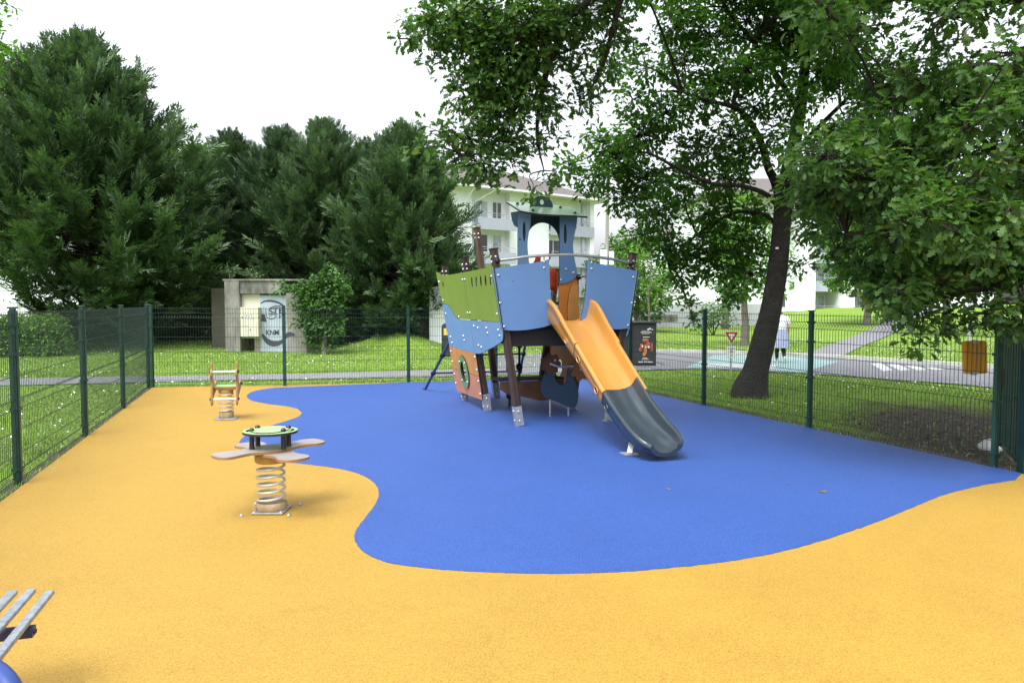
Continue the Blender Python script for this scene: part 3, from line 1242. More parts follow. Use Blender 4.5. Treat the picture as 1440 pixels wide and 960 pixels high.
# red lever and red scoop in the cabin
mb = MB()
lev = crom([(.395, 2.10), (.53, 2.14), (.56, 2.30), (.555, 2.40), (.50, 2.41), (.475, 2.33), (.41, 2.24)], 4)
mb.prism(lev[::-1], [], lambda u, v, w: Vector((u, CY + .10 - w, v)), .03, 0, 0)
sp_(mb, 'lever', 'red plastic')
mb = MB()
vs, fs = [], []
for i in range(9):
    a = -1.2 + 2.4 * i / 8
    for j in range(5):
        z = 1.86 + .32 * j / 4
        rr_ = .14 + .03 * j / 4
        vs.append((.70 + rr_ * sin(a), CY + .05 - rr_ * cos(a) + .1, z + .03 * cos(2 * a)))
for i in range(8):
    for j in range(4):
        fs.append((i * 5 + j, i * 5 + 5 + j, i * 5 + 6 + j, i * 5 + 1 + j))
mb.add(vs, fs, 0, True)
rs_ = sp_(mb, 'scoop', 'red plastic')
rs_.modifiers.new('thick', 'SOLIDIFY').thickness = .015
mb = MB()
mb.tube([(1.12, CY + .0, 2.09), (1.20, CY - .2, 2.10), (1.38, -.05, 2.13)], .019, 8)
gr = sp_(mb, 'grab_bar', 'steel tube')
mb = MB()
mb.dome((1.13, CY - .01, 2.09), (.4, -.9, 0), .045, .07, 10)
sp_(mb, 'bar_bracket', 'black plastic', gr)

# below the deck --------------------------------------
# bench between the left and right middle posts
mb = MB()
mb.box((.02, .95, .52), (1.10, 1.36, .55), None, 0, .006)
be = sp_(mb, 'bench', 'deck dark')
mb = MB()
mb.prism([(.04, .515), (.04, .40), (.12, .34), (.70, .20), (1.08, .22), (1.08, .515)], [], lambda u, v, w: Vector((u, .97 - w, v)), .02)
sp_(mb, 'bench_front', ['seat brown', 'board edge'], be)
# dark fluke-shaped board
mb = MB()
flu = crom([(.62, .66), (.56, .50), (.60, .32), (.82, .22), (1.06, .12), (1.15, .18), (1.17, .36), (1.10, .56), (1.02, .72), (.985, .66), (.97, .52), (.88, .47), (.80, .54), (.74, .72), (.68, .80)], 5, True)
mb.prism(flu[::-1] if sum(a[0] * b[1] - b[0] * a[1] for a, b in zip(flu, flu[1:] + flu[:1])) < 0 else flu, [], lambda u, v, w: Vector((u, .62 - w, v)), .022)
fl = sp_(mb, 'fluke_board', ['navy', 'board edge'])
for x in (.72, 1.02):
    mb = MB()
    mb.tube([(x, .63, .0), (x, .63, .36)], .014, 6)
    sp_(mb, 'support_rod', 'galvanised', fl)


def gear(cx, cy, cz, r, m):
    mb = MB()
    o = []
    for k in range(56):
        a = 2 * pi * k / 56
        q = r * (1 + .14 * cos(7 * a))
        o.append((cx + q * cos(a), cz + q * sin(a)))
    mb.prism(o, [], lambda u, v, w: Vector((u, cy - w, v)), .022)
    g = sp_(mb, 'play_gear', [m, 'board edge'])
    for du, dv in ((0, 0), (.07, .05)):
        mb = MB()
        mb.dome((cx + du, cy - .022, cz + dv), (0, -1, 0), .02)
        sp_(mb, 'bolt', 'bolt', g)


gear(1.20, .60, .70, .165, 'brass gear')
gear(.70, .58, .80, .15, 'seat brown')
mb = MB()
mb.tube([(.70, .56, .80), (.80, .50, .76), (1.0, .50, .76), (1.06, .58, .74)], .02, 8)
sp_(mb, 'axle', 'steel tube')
# rope posts with ball joints under the deck
for x, y in ((.52, 1.9), (.80, 2.2)):
    mb = MB()
    mb.tube([(x, y, 0), (x, y, 1.33)], .022, 8)
    rp = sp_(mb, 'pole', 'black plastic')
    for z in (.18, .62, 1.0):
        mb = MB()
        mb.lathe((x, y, z), [(.02, -.06), (.05, -.045), (.06, 0), (.05, .045), (.02, .06)], 10)
        sp_(mb, 'pole_joint', 'black plastic', rp)

# sloping ladder at the bow
for k, (a, b) in enumerate((((-.16, 3.0, 1.12), (-.32, 4.55, 0.0)), ((1.25, 3.0, 1.12), (1.52, 4.35, 0.0)))):
    mb = MB()
    mb.tube([a, b], .025, 8)
    lr = sp_(mb, 'ladder_rail', 'ladder blue')
    for q in (.33, .66):
        mb = MB()
        c_ = Vector(a).lerp(Vector(b), q)
        mb.lathe(c_, [(.034, -.05), (.046, -.03), (.046, .03), (.034, .05)], 8, Vector(b) - Vector(a))
        sp_(mb, 'rail_clamp', 'black plastic', lr)
    mb = MB()
    mb.lathe(b, [(.05, -.0), (.05, .02), (.03, .05)], 8)
    sp_(mb, 'rail_foot', 'black plastic', lr)
for q in (.04, .33, .66):
    a = Vector((-.16, 3.0, 1.12)).lerp(Vector((-.32, 4.55, 0)), q)
    b = Vector((1.25, 3.0, 1.12)).lerp(Vector((1.52, 4.35, 0)), q)
    mb = MB()
    mb.tube([a, b], .018, 8)
    sp_(mb, 'rung', 'black plastic')

# slide -----------------------------------------------
# path: (distance in front of the stern, bed height, half width, side height)
SPATH = [(-.10, 1.435, .285, .24), (.02, 1.45, .285, .285), (.14, 1.415, .285, .30), (.28, 1.345, .28, .285), (.5, 1.215, .272, .25), (.80, 1.04, .265, .22),
         (1.2, .78, .258, .205), (1.62, .50, .25, .20), (1.85, .35, .245, .205), (2.05, .245, .245, .205), (2.22, .175, .247, .195), (2.38, .125, .245, .18), (2.50, .10, .23, .155), (2.58, .09, .20, .13), (2.63, .085, .15, .10)]
sp_fine = crom(SPATH, 6)


def slide_sec(i0, i1, grow, flare=0, endcap_round=False):
    mb = MB()
    rows = []
    sec = sp_fine[i0:i1 + 1]
    for i, (t, z, hw, sh) in enumerate(sec):
        j = i0 + i
        a, b = sp_fine[max(0, j - 1)], sp_fine[min(len(sp_fine) - 1, j + 1)]
        dt, dz = b[0] - a[0], b[1] - a[1]
        l = hypot(dt, dz)
        nt, nz = -dz / l, dt / l          # normal of the bed (up)
        nt, nz = -dz / l * 1.0, dt / l
        hw, g = hw + grow, grow
        half = [(hw * .0, 0.0), (hw * .35, .004), (hw * .62, .020), (hw * .84, .055), (hw * .95, .105 * sh / .2), (hw * .995, sh * .80), (hw + .006, sh * .95), (hw + .022, sh + .006), (hw + .042, sh + .002), (hw + .056, sh - .020),
                (hw + .055, sh - .05), (hw + .045, sh - .062), (hw + .040, sh * .45), (hw + .032, .02), (hw * .9, -.03), (hw * .5, -.045), (0, -.05)]
        half = [(x, h + (g if h > sh * .5 else -g if h < -.01 else 0)) for x, h in half]
        prof = [(-x, h) for x, h in half[::-1]][:-1] + half   # bottom-left .. bed .. bottom-right (bed point shared)
        # order: start bottom centre, go left side up, over rim, bed, right
        row = []
        for x, h in prof:
            row.append(Vector((MID + .03 + x, -(t + nt * h), z + nz * h)))
        rows.append(row)
    n = len(rows[0])
    vs = [p for r in rows for p in r]
    fs = []
    for i in range(len(rows) - 1):
        for k in range(n - 1):
            fs.append((i * n + k, (i + 1) * n + k, (i + 1) * n + k + 1, i * n + k + 1))
    mb.add(vs, fs, 0, True)
    for r, rev in ((rows[0], False), (rows[-1], True)):
        hn = n // 2
        # end caps as strips between the outer shell and the bed
        outer_l = r[:9]
        k = n // 2 + 1
        cv, cf = list(r), []
        m = n - 1
        # bridge: pair outer index i with inner index
        L_ = [0, 1, 2, 3, 4, 5, 6, 7, 8]
        inner = [16, 15, 14, 13, 12, 11, 10, 9]
        for i in range(7):
            cf.append((i, i + 1, inner[i + 1], inner[i]))
        cf += [(7, 8, 9)]
        R_ = [m - i for i in range(9)]
        innr = [m - q for q in inner]
        for i in range(7):
            cf.append((R_[i + 1], R_[i], innr[i], innr[i + 1]))
        cf += [(R_[8], R_[7], m - 9)]
        if rev:
            cf = [c[::-1] for c in cf]
        mb.add(cv, cf, 0)
    return mb


IJ1 = min(range(len(sp_fine)), key=lambda i: abs(sp_fine[i][0] - .80))
IJ2 = min(range(len(sp_fine)), key=lambda i: abs(sp_fine[i][0] - 1.62))
IL = len(sp_fine) - 1
sl = sp_(slide_sec(IJ1, IJ2, 0.0), 'slide', 'slide orange')
up_ = sp_(slide_sec(0, IJ1 + 1, .011), 'slide_entry', 'slide orange', sl)
lo_ = sp_(slide_sec(IJ2 - 3, IL, -.010), 'slide_exit', 'slide black', sl, 'black lower end of the slide')


def oval_hole(t, side, h, parent, sz=(.055, .032)):
    """recessed grip hole in the outer flank of the slide"""
    i = min(range(len(sp_fine)), key=lambda k: abs(sp_fine[k][0] - t))
    a, b = sp_fine[i - 1], sp_fine[i + 1]
    d = Vector((0, -(b[0] - a[0]), b[1] - a[1])).normalized()
    nn = Vector((0, -(-d.z) * 1, 0))
    up = Vector((side, 0, 0)).cross(d)
    if up.z < 0:
        up = -up
    t0, z0, hw, sh = sp_fine[i]
    c = Vector((MID + .03 + side * (hw + .054), -t0, z0)) + up * h
    mb = MB()
    vs, fs = [], []
    rings = ((1.12, -.008), (1.10, .0012), (1.0, .0016), (.92, -.010))
    for sc, o in rings:
        for q in range(16):
            an = 2 * pi * q / 16
            vs.append(c + d * (sz[0] * sc * cos(an)) + up * (sz[1] * sc * sin(an)) + Vector((side * o, 0, 0)))
    for k in range(len(rings) - 1):
        for q in range(16):
            fs.append((k * 16 + q, k * 16 + (q + 1) % 16, k * 16 + 16 + (q + 1) % 16, k * 16 + 16 + q))
    mb.add(vs, fs, 0, True)
    mb.add(vs[-16:], [tuple(range(16))], 1)  # dark cup floor: the shade of a deep hole put into its colour
    return mb


for t_, pr_, m_ in ((.62, up_, 'slide orange'), (.98, sl, 'slide orange'), (1.48, sl, 'slide orange'), (1.76, lo_, 'slide black')):
    for sd in (-1, 1):
        build(oval_hole(t_, sd, .085, None), 'grip_hole', [m_, 'deck dark'], pr_, False)
# slide feet
mb = MB()
mb.box((.44, -2.27, .0), (.60, -2.11, .012))
mb.bar((.52, -2.21, .01), (.60, -2.12, .17), .06, .045)
sp_(mb, 'slide_foot', 'galvanised', sl)
mb = MB()
mb.box((.80, -2.27, .0), (.96, -2.11, .012))
mb.bar((.88, -2.20, .01), (.84, -2.12, .15), .06, .045)
sp_(mb, 'slide_foot', 'galvanised', sl)

# ------------------------------------------------------------------ spring riders
SPG = 'spring riders on the orange surface'


def spring(root, z0, z1, r, turns, wire=.010):
    mb = MB()
    n = int(turns * 18)
    pts = [(r * cos(2 * pi * turns * i / n), r * sin(2 * pi * turns * i / n), z0 + (z1 - z0) * i / n) for i in range(n + 1)]
    mb.tube(pts, wire, 7)
    return build(mb, 'spring', 'spring steel', root)


q = on_rubber(382, 717)
t = thing('spring_rider', q, 'grey four-lobed spring seat with green oval handle table, nearer of the two spring toys', 'spring rider', SPG, radians(1))
mb = MB()
mb.box((-.125, -.125, .0), (.125, .125, .012), None, 0, .003)
bp = build(mb, 'base_plate', 'galvanised', t)
for a, b in ((-1, -1), (1, -1), (1, 1), (-1, 1)):
    mb = MB()
    mb.dome((a * .105, b * .105, .012), (0, 0, 1), .014)
    build(mb, 'anchor_bolt', 'galvanised', bp)
    mb = MB()
    mb.dome((a * .185, b * .165, .0), (0, 0, 1), .014, .02)
    build(mb, 'anchor_bolt', 'galvanised', bp)
mb = MB()
mb.lathe((0, 0, .0121), [(.115, 0), (.122, .01), (.122, .05), (.112, .062)], 24)
build(mb, 'base_disc', 'worn wood', t)
spring(t, .06, .40, .105, 5.6, .0105)
mb = MB()
mb.lathe((0, 0, .395), [(.112, 0), (.125, .012), (.125, .06), (.12, .07)], 24)
build(mb, 'top_disc', 'toy wood', t)


def lobed(dx):
    half = [(-.545, .0), (-.537, .055), (-.50, .092), (-.43, .105), (-.34, .088), (-.25, .082), (-.16, .105), (0, .125), (.16, .105), (.25, .082), (.34, .088), (.43, .105), (.50, .092), (.537, .055), (.545, 0)]
    return crom(half + [(x, -y) for x, y in half[::-1][1:-1]], 4, True)


for an, z in ((-46, .468), (46, .4905)):
    mb = MB()
    c_, s_ = cos(radians(an)), sin(radians(an))
    o_ = [(x * .85, y * 1.16) for x, y in lobed(0)][::-1]
    mb.prism(o_, [], lambda u, v, w: Vector((u * c_ - v * s_, u * s_ + v * c_, z + w)), .021)
    build(mb, 'seat_board', ['toy board', 'toy edge'], t)
for x in (-.125, .125):
    for y in (-.07, .07):
        mb = MB()
        mb.lathe((x, y, .512), [(.022, 0), (.02, .02), (.02, .115), (.024, .12)], 10)
        hp = build(mb, 'handle_post', 'black plastic', t)
        mb = MB()
        mb.dome((x, y, .660), (0, 0, 1), .022, .022, 10)
        build(mb, 'nut_cap', 'black plastic', hp)
mb = MB()
hl = lambda s_: [(s_ * (.245 + .055 * cos(a)) if False else s_ * x, y) for x, y in ((.19, -.055), (.235, -.045), (.262, -.02), (.262, .02), (.235, .045), (.19, .055), (.205, .02), (.205, -.02))]
mb.prism(ell(0, 0, .215, .195, 44), [[(s_ * x * .76, y * .8)  for x, y in ((.195, -.09), (.225, -.085), (.247, -.04), (.252, 0), (.247, .04), (.225, .085), (.195, .09), (.21, .04), (.214, 0), (.21, -.04))] for s_ in (1, -1)], lambda u, v, w: Vector((u, v, .632 + w)), .019)
ht = build(mb, 'handle_table', ['toy green', 'board edge'], t)
mb = MB()
mb.prism(ell(0, 0, .142, .165, 36), [], lambda u, v, w: Vector((u, v, .6512 + w)), .008)
build(mb, 'handle_plate', ['toy green', 'board edge'], ht)

q = on_rubber(318.5, 588)
t = thing('spring_rider', q, 'yellow wooden spring rider with two tall side boards, farther back near the fence', 'spring rider', SPG, radians(14))
mb = MB()
mb.box((-.145, -.145, .0), (.145, .145, .012), None, 0, .003)
build(mb, 'base_plate', 'galvanised', t)
mb = MB()
mb.lathe((0, 0, .0121), [(.095, 0), (.10, .01), (.10, .08), (.09, .09)], 24)
build(mb, 'base_disc', 'worn wood', t)
spring(t, .08, .37, .095, 5.2, .0105)
mb = MB()
mb.lathe((0, 0, .365), [(.09, 0), (.10, .012), (.10, .05), (.095, .056)], 20)
mb.box((-.13, -.10, .4215), (.13, .10, .45), None, 0, .004)
build(mb, 'seat_block', 'toy wood', t)
sd_ = crom([(-.13, .24), (-.16, .21), (-.19, .25), (-.175, .40), (-.155, .52), (-.17, .60), (-.205, .64), (-.20, .70), (-.16, .735), (-.15, .80), (-.125, .83), (-.09, .80), (-.085, .70), (-.05, .58), (.06, .50), (.15, .505), (.22, .53), (.26, .49), (.24, .43), (.12, .38), (-.02, .34), (-.09, .30)], 4, True)
if sum(a[0] * b[1] - b[0] * a[1] for a, b in zip(sd_, sd_[1:] + sd_[:1])) < 0:
    sd_ = sd_[::-1]
for x in (-.18, .156):
    mb = MB()
    mb.prism(sd_, [], lambda u, v, w: Vector((x + w, u, v)), .024, 0, 1)
    sb_ = build(mb, 'side_board', ['toy wood', 'toy edge'], t)
    for u, v in ((-.15, .69), (-.15, .30), (.19, .49)):
        mb = MB()
        mb.dome((x + (.024 if x > 0 else 0), u, v), (1 if x > 0 else -1, 0, 0), .026, .022)
        build(mb, 'bolt_cap', 'black plastic', sb_)
mb = MB()
mb.prism([(-.154, -.12), (.154, -.12), (.154, .20), (-.154, .20)], [], lambda u, v, w: Vector((u, v, .451 + w)), .02)
build(mb, 'seat', ['toy green', 'toy edge'], t)
for nm, y, z in (('handle_bar', -.15, .69), ('foot_bar', -.15, .30)):
    mb = MB()
    mb.tube([(-.155, y, z), (.155, y, z)], .015, 8)
    build(mb, nm, 'sign white', t)

# ------------------------------------------------------------------ bench in the near left corner (its end is in the picture)
bz = tilt(-2) + RUB
b_end = P(66, 830, 3.16)
t = thing('bench', (-2.45, 2.3, bz), 'bench of grey metal slats on a dark blue frame in the near left corner', 'bench')
bd_ = Vector((-.30, .954, 0)).normalized() * -1          # along the slats, toward the camera
bx_ = Vector((-bd_.y, bd_.x, 0))
if bx_.x > 0:
    bx_ = -bx_                                             # across the seat, to the left
sl_def = [(0.0, 0.0, -.10), (.070, .016, .04), (.138, .018, .12), (.206, .014, .10), (.274, .010, .05), (.342, .012, 0), (.41, .03, -.15)]
ends = [P(70, 829, 3.16), P(49, 825, 3.18), P(27.5, 829.5, 3.2), P(4, 835, 3.22)]
base_e = ends[0]
for k, (off, dz, tw) in enumerate(sl_def):
    e = base_e + bx_ * off + Vector((0, 0, dz))
    upv = (Vector((0, 0, 1)) + bx_ * -tw).normalized()
    mb = MB()
    L_ = 1.5
    bdn = bd_
    xx = bx_ - upv * bx_.dot(upv)
    xx.normalize()
    M = Matrix((( xx.x, bdn.x, upv.x, e.x), (xx.y, bdn.y, upv.y, e.y), (xx.z, bdn.z, upv.z, e.z), (0, 0, 0, 1)))
    mb.box((-.019, 0, -.022), (.019, L_, 0), M, 0, .007)
    build(mb, 'slat', 'bench slat', t, True)
for s_ in (.32, 1.25):
    mb = MB()
    c0 = base_e + bd_ * s_ + Vector((0, 0, -.05))
    mb.bar(c0 + bx_ * -.03, c0 + bx_ * .45, .05, .035, up=(0, 0, 1))
    cb_ = build(mb, 'cross_bar', 'bench navy', t, True)
    mb = MB()
    mb.dome(c0 + bx_ * -.03 + Vector((0, 0, 0)), -bx_, .012)
    build(mb, 'bar_cap', 'black plastic', cb_, True)
# bent blue frame tubes: foot, bow in front of the seat, rise to the seat
for k, dd in enumerate((0.0, -.95)):
    pts = [P(-150, 916, 2.52), P(-70, 922, 2.44), P(-25, 934, 2.37), P(4, 954, 2.30), P(20, 985, 2.24), P(26, 1035, 2.16)]
    pts = [p + Vector((.3, -.954, 0)) * (-dd) if k else p for p in pts]
    e = pts[-1]
    pts.append(Vector((e.x - .01, e.y - .01, bz + .25)))
    pts.append(Vector((e.x - .03, e.y - .01, bz + .0)))
    mb = MB()
    mb.tube(crom([tuple(p) for p in pts], 6), .036, 14)
    fr_ = build(mb, 'frame', 'bench blue', t, True)
    mb = MB()
    mb.lathe((pts[-1].x, pts[-1].y, bz), [(.065, 0), (.065, .008), (.045, .012)], 14)
    build(mb, 'foot_plate', 'galvanised', fr_, True)

# bits lying on the rubber
for k, (px, py, a, l) in enumerate([(1158, 692, .3, .05), (1013, 589, 1.2, .05), (1108, 681, .8, .03), (940, 688, 2.2, .035)]):
    p = on_rubber(px, py)
    mb = MB()
    mb.prism(crom([(-l, 0), (-.3 * l, .28 * l), (.5 * l, .22 * l), (l, 0), (.4 * l, -.24 * l), (-.4 * l, -.2 * l)], 3, True)[::-1], [], lambda u, v, w: p + Vector((u * cos(a) - v * sin(a), u * sin(a) + v * cos(a), .001 + w + abs(u) * .25 * (1 + .3 * v / l))), .002, 0, 0)
    tag(build(mb, 'fallen_leaf', 'debris'), ['curled brown leaf on the blue surface, largest of the fallen leaves', 'small brown leaf on the blue surface near the fence post', 'tiny dry leaf on the blue surface beside the largest fallen leaf', 'dark speck of leaf on the blue surface just below the slide end'][k], 'leaf', 'fallen leaves on the blue surface')
# ------------------------------------------------------------------ foliage tools
def tmpl(kind):
    if kind == 'oak':
        half = [(0, .0), (.14, .03), (.24, .14), (.33, .06), (.44, .24), (.54, .11), (.68, .30), (.78, .14), (.90, .17), (1.0, 0)]
    elif kind == 'oval':
        half = [(0, 0), (.2, .16), (.45, .24), (.7, .19), (1, 0)]
    else:
        half = [(0, 0), (.35, .2), (.75, .16), (1, 0)]
    up = [(x, y) for x, y in half]
    dn = [(x, -y) for x, y in half[1:-1]][::-1]
    return np.array(up + dn)


def make_leaves(rng, pos, axis, nrm, size, kind, fold=.25, droop=.25):
    """pos (N,3), axis (N,3) leaf direction, nrm (N,3) approx normal"""
    T = tmpl(kind)
    k = len(T)
    a = axis / np.linalg.norm(axis, axis=1, keepdims=True)
    s = np.cross(nrm, a)
    ln = np.linalg.norm(s, axis=1, keepdims=True)
    s = s / np.maximum(ln, 1e-6)
    n = np.cross(a, s)
    x = T[:, 0][None, :, None]
    y = T[:, 1][None, :, None]
    L = size[:, None, None]
    v = pos[:, None, :] + L * (a[:, None, :] * x + s[:, None, :] * y + n[:, None, :] * (fold * np.abs(y) - droop * x * x))
    N = len(pos)
    f = np.arange(N * k).reshape(N, k)
    return v.reshape(-1, 3), f


def rosettes(rng, cent, per, size, kind, spread=.9, jitter=.06, out=None):
    """clusters of leaves around twig tips"""
    N = len(cent)
    c = np.repeat(cent, per, axis=0) + rng.normal(0, jitter, (N * per, 3))
    d = rng.normal(0, 1, (N * per, 3))
    d[:, 2] = d[:, 2] * .45 - .22
    if out is not None:
        d += np.repeat(out, per, axis=0) * spread
    d /= np.linalg.norm(d, axis=1, keepdims=True)
    up = rng.normal(0, .68, (N * per, 3)) + np.array([0, 0, 1.0])
    sz = size * rng.uniform(.6, 1.2, N * per)
    return make_leaves(rng, c, d, up, sz, kind)


def blobs(rng, specs, dens):
    """twig-tip points in the clumps given as (centre, radius, weight)"""
    out, dirs, own = [], [], []
    for i, (c, r, w) in enumerate(specs):
        n = max(3, int(dens * w * r ** 2.4))
        d = rng.normal(0, 1, (n, 3))
        d /= np.linalg.norm(d, axis=1, keepdims=True)
        q = rng.uniform(.15, 1, n) ** .45
        p = d * q[:, None] * r
        p[:, 2] *= .72
        # uneven outline
        p *= (1 + .25 * np.sin(d[:, 0:1] * 5 + i) * np.cos(d[:, 1:2] * 4 + 2 * i))
        out.append(np.array(c)[None] + p)
        dirs.append(d)
        own.append(np.full(n, i))
    return np.concatenate(out), np.concatenate(dirs), np.concatenate(own)


def twigs(rng, mb, src, pts, frac, r=.006, sag=.1):
    for p in pts:
        if rng.uniform() > frac:
            continue
        a, b = Vector(src), Vector(p)
        m = a.lerp(b, .55) + Vector((rng.normal(0, .06), rng.normal(0, .06), rng.normal(0, .06) + sag * (b - a).length * .3))
        mb.tube([a, m, b], [r * 1.8, r * 1.2, r * .5], 3, caps=False)


def conifer(name, base, H, Rad, seed, label, m='conifer', nb=230, z0=.4, lean=(0, 0), shape=1.45, squash=1.0, group=None, up=1.0, trunk_r=.28, plume=1.0, skip=None):
    rng = np.random.default_rng(seed)
    t = thing(name, base, label, 'conifer', group)
    mb = MB()
    bx, by, bz = base
    tp = [(bx + lean[0] * k, by + lean[1] * k, bz - .1 + (H * .97 + .1) * k) for k in (0, .25, .5, .75, 1)]
    mb.tube(tp, [trunk_r * (1 - .93 * k) for k in (0, .25, .5, .75, 1)], 8)
    lv, lf, off = [], [], 0
    allp, alld, alll, allup = [], [], [], []
    for i in range(nb):
        x = ((i + rng.uniform()) / nb) ** 1.15
        h = z0 + (H - z0) * x * .97
        env = Rad * (1 - x ** shape) * (.80 + .20 * min(1, x * 6)) + .18
        az = i * 2.39996 + rng.normal(0, .35)
        ln = env * rng.uniform(.64, 1.12)
        if rng.uniform() < .12:
            ln *= 1.14
        el = radians(2 + 44 * x * up + rng.normal(0, 8))
        d = np.array([cos(az) * cos(el), sin(az) * cos(el) * squash, sin(el)])
        o = np.array([bx + lean[0] * h / H, by + lean[1] * h / H, bz + h - ln * sin(el) * .55])
        o[2] = max(o[2], bz + .15)
        if skip and skip(o + d * ln):
            continue
        # branch with a lift at the end
        ks = np.linspace(0, 1, 5)
        path = [o + d * ln * k + np.array([0, 0, (.22 * k * k - .10 * sin(pi * k)) * ln]) for k in ks]
        mb.tube([tuple(p) for p in path], [max(.012, .016 * ln * (1 - .85 * k)) for k in ks], 4, caps=False)
        npl = int(16 + ln * 10.0)
        for j in range(npl):
            k = rng.uniform(.22, 1.0) ** .6
            p = o + d * ln * k + np.array([0, 0, (.22 * k * k - .10 * sin(pi * k)) * ln])
            sp = (1.15 - k) * .55
            a2 = az + rng.normal(0, .5)
            e2 = el + rng.normal(.28, .34)
            dd = np.array([cos(a2) * cos(e2), sin(a2) * cos(e2), sin(e2)])
            allp.append(p + rng.normal(0, sp * .36, 3) * np.array([1, 1, .38]))
            alld.append(dd)
            alll.append(plume * rng.uniform(.42, .92) * (.75 + .25 * min(1, ln / 2)))
    pos, dr, le = np.array(allp), np.array(alld), np.array(alll)
    n = len(pos)
    dr /= np.linalg.norm(dr, axis=1, keepdims=True)
    upv = rng.normal(0, .5, (n, 3)) + np.array([0, 0, 1.0])
    sd = np.cross(upv, dr)
    sd /= np.linalg.norm(sd, axis=1, keepdims=True)
    nn = np.cross(dr, sd)
    vs = []
    K = 9
    for k in range(K):
        f = (k + .3) / K
        for sgn in (-1, 1):
            b = pos + dr * (le * f)[:, None] + nn * (le * .10 * f * f)[:, None]
            ang = radians(38) + rng.normal(0, .12, n)
            ax = dr * np.cos(ang)[:, None] + sd * (sgn * np.sin(ang))[:, None] + nn * rng.normal(.05, .16, n)[:, None]
            l2 = le * (.40 * (1 - .6 * f)) * rng.uniform(.75, 1.2, n)
            tip = b + ax * l2[:, None]
            w = le * .034
            sv = np.cross(ax, nn) * w[:, None]
            mid = b + ax * (l2 * .45)[:, None]
            vs.append(np.stack([b, mid + sv, tip, mid - sv], 1))
    tipb = pos + dr * (le * .75)[:, None]
    w = (le * .05)[:, None]
    vs.append(np.stack([tipb, tipb + dr * (le * .18)[:, None] + sd * w, tipb + dr * (le * .42)[:, None], tipb + dr * (le * .18)[:, None] - sd * w], 1))
    v = np.stack(vs, 1).reshape(-1, 3)
    v[:, 2] = np.maximum(v[:, 2], bz + .03)
    f = np.arange(len(v)).reshape(-1, 4)
    build(mb, 'trunk', 'bark', t, True)
    place('crown', npmesh('crown', v, f, m), t, True)
    return t


def trunk_mesh(path, radii, n=12, rough=.06, seed=1):
    rs = random.Random(seed)
    pts = crom([tuple(p) + (r,) for p, r in zip(path, radii)], 5)
    mb = MB()
    vs, fs = [], []
    X = None
    ph = [rs.uniform(0, 6) for _ in range(6)]
    for i, q in enumerate(pts):
        p = Vector(q[:3])
        a, b = pts[max(0, i - 1)], pts[min(len(pts) - 1, i + 1)]
        d = (Vector(b[:3]) - Vector(a[:3])).normalized()
        if X is None:
            X, Y = frame_of(d)
        X = (X - d * X.dot(d)).normalized()
        Y = d.cross(X)
        for k in range(n):
            an = 2 * pi * k / n
            r = q[3] * (1 + rough * (sin(3 * an + ph[0] + i * .25) + .7 * sin(5 * an + ph[1] - i * .4) + .5 * sin(2 * an + i * .6 + ph[2])))
            vs.append(p + (X * cos(an) + Y * sin(an)) * r)
    for i in range(len(pts) - 1):
        for k in range(n):
            fs.append((i * n + k, i * n + (k + 1) % n, (i + 1) * n + (k + 1) % n, (i + 1) * n + k))
    mb.add(vs, fs, 0, True)
    mb.add(vs[-n:], [tuple(range(n))])
    return mb


def nearest(path, c, below=.6):
    best, bd = path[0], 1e9
    for p in path:
        d = (Vector(p) - Vector(c)).length + (1.2 * max(0, p[2] - (c[2] + .2)))
        if d < bd:
            best, bd = p, d
    return Vector(best)


def leafy_crown(t, rng, specs, limbs, dens, per, size, kind, m, twig_frac=.25, limb_m='bark', spread=.9, jitter=.06, limb_r=.035, min_limb=True):
    """limb tubes to every clump, twigs to part of the tips, leaves as rosettes at the tips"""
    pts, dirs, own = blobs(rng, specs, dens)
    mb = MB()
    for i, (c, r, w) in enumerate(specs):
        s = nearest(limbs, c)
        e = Vector(c)
        L = (e - s).length
        m1 = s.lerp(e, .35) + Vector((rng.normal(0, .05), rng.normal(0, .05), .10 * L))
        m2 = s.lerp(e, .7) + Vector((rng.normal(0, .05), rng.normal(0, .05), .08 * L))
        rr = limb_r * (.4 + .25 * L)
        mb.tube(crom([tuple(s), tuple(m1), tuple(m2), tuple(e)], 4), [rr * (1 - .75 * k / 12) for k in range(13)], 5, caps=False)
        twigs(rng, mb, c, pts[own == i], twig_frac, r=.005 + .0006 * L)
    v, f = rosettes(rng, pts, per, size, kind, spread, jitter, dirs)
    place('crown', npmesh('crown', v, f, m), t, True)
    if limb_m:
        build(mb, 'limbs', limb_m, t, True)


def leafy_bush(name, specs, label, cat, dens, per, size, kind, m, base, stem=True, seed=3, group=None, stem_m='bark'):
    rng = np.random.default_rng(seed)
    t = thing(name, base, label, cat, group)
    pts, dirs, own = blobs(rng, specs, dens)
    pts[:, 2] = np.maximum(pts[:, 2], base[2] + .05)
    v, f = rosettes(rng, pts, per, size, kind, .9, .06, dirs)
    place('foliage', npmesh('foliage', v, f, m), t, True)
    if stem:
        mb = MB()
        for c, r, w in specs:
            mb.tube([(base[0], base[1], base[2] - .05), ((base[0] + c[0]) / 2, (base[1] + c[1]) / 2, (base[2] + c[2]) / 2), tuple(c)], [.04, .03, .012], 5, caps=False)
        build(mb, 'stem', stem_m, t, True)
    return t


# ------------------------------------------------------------------ conifers
def gz(px, d):
    x = P(px, 460, d).x
    return Vector((x, d, terrain(x, d)))


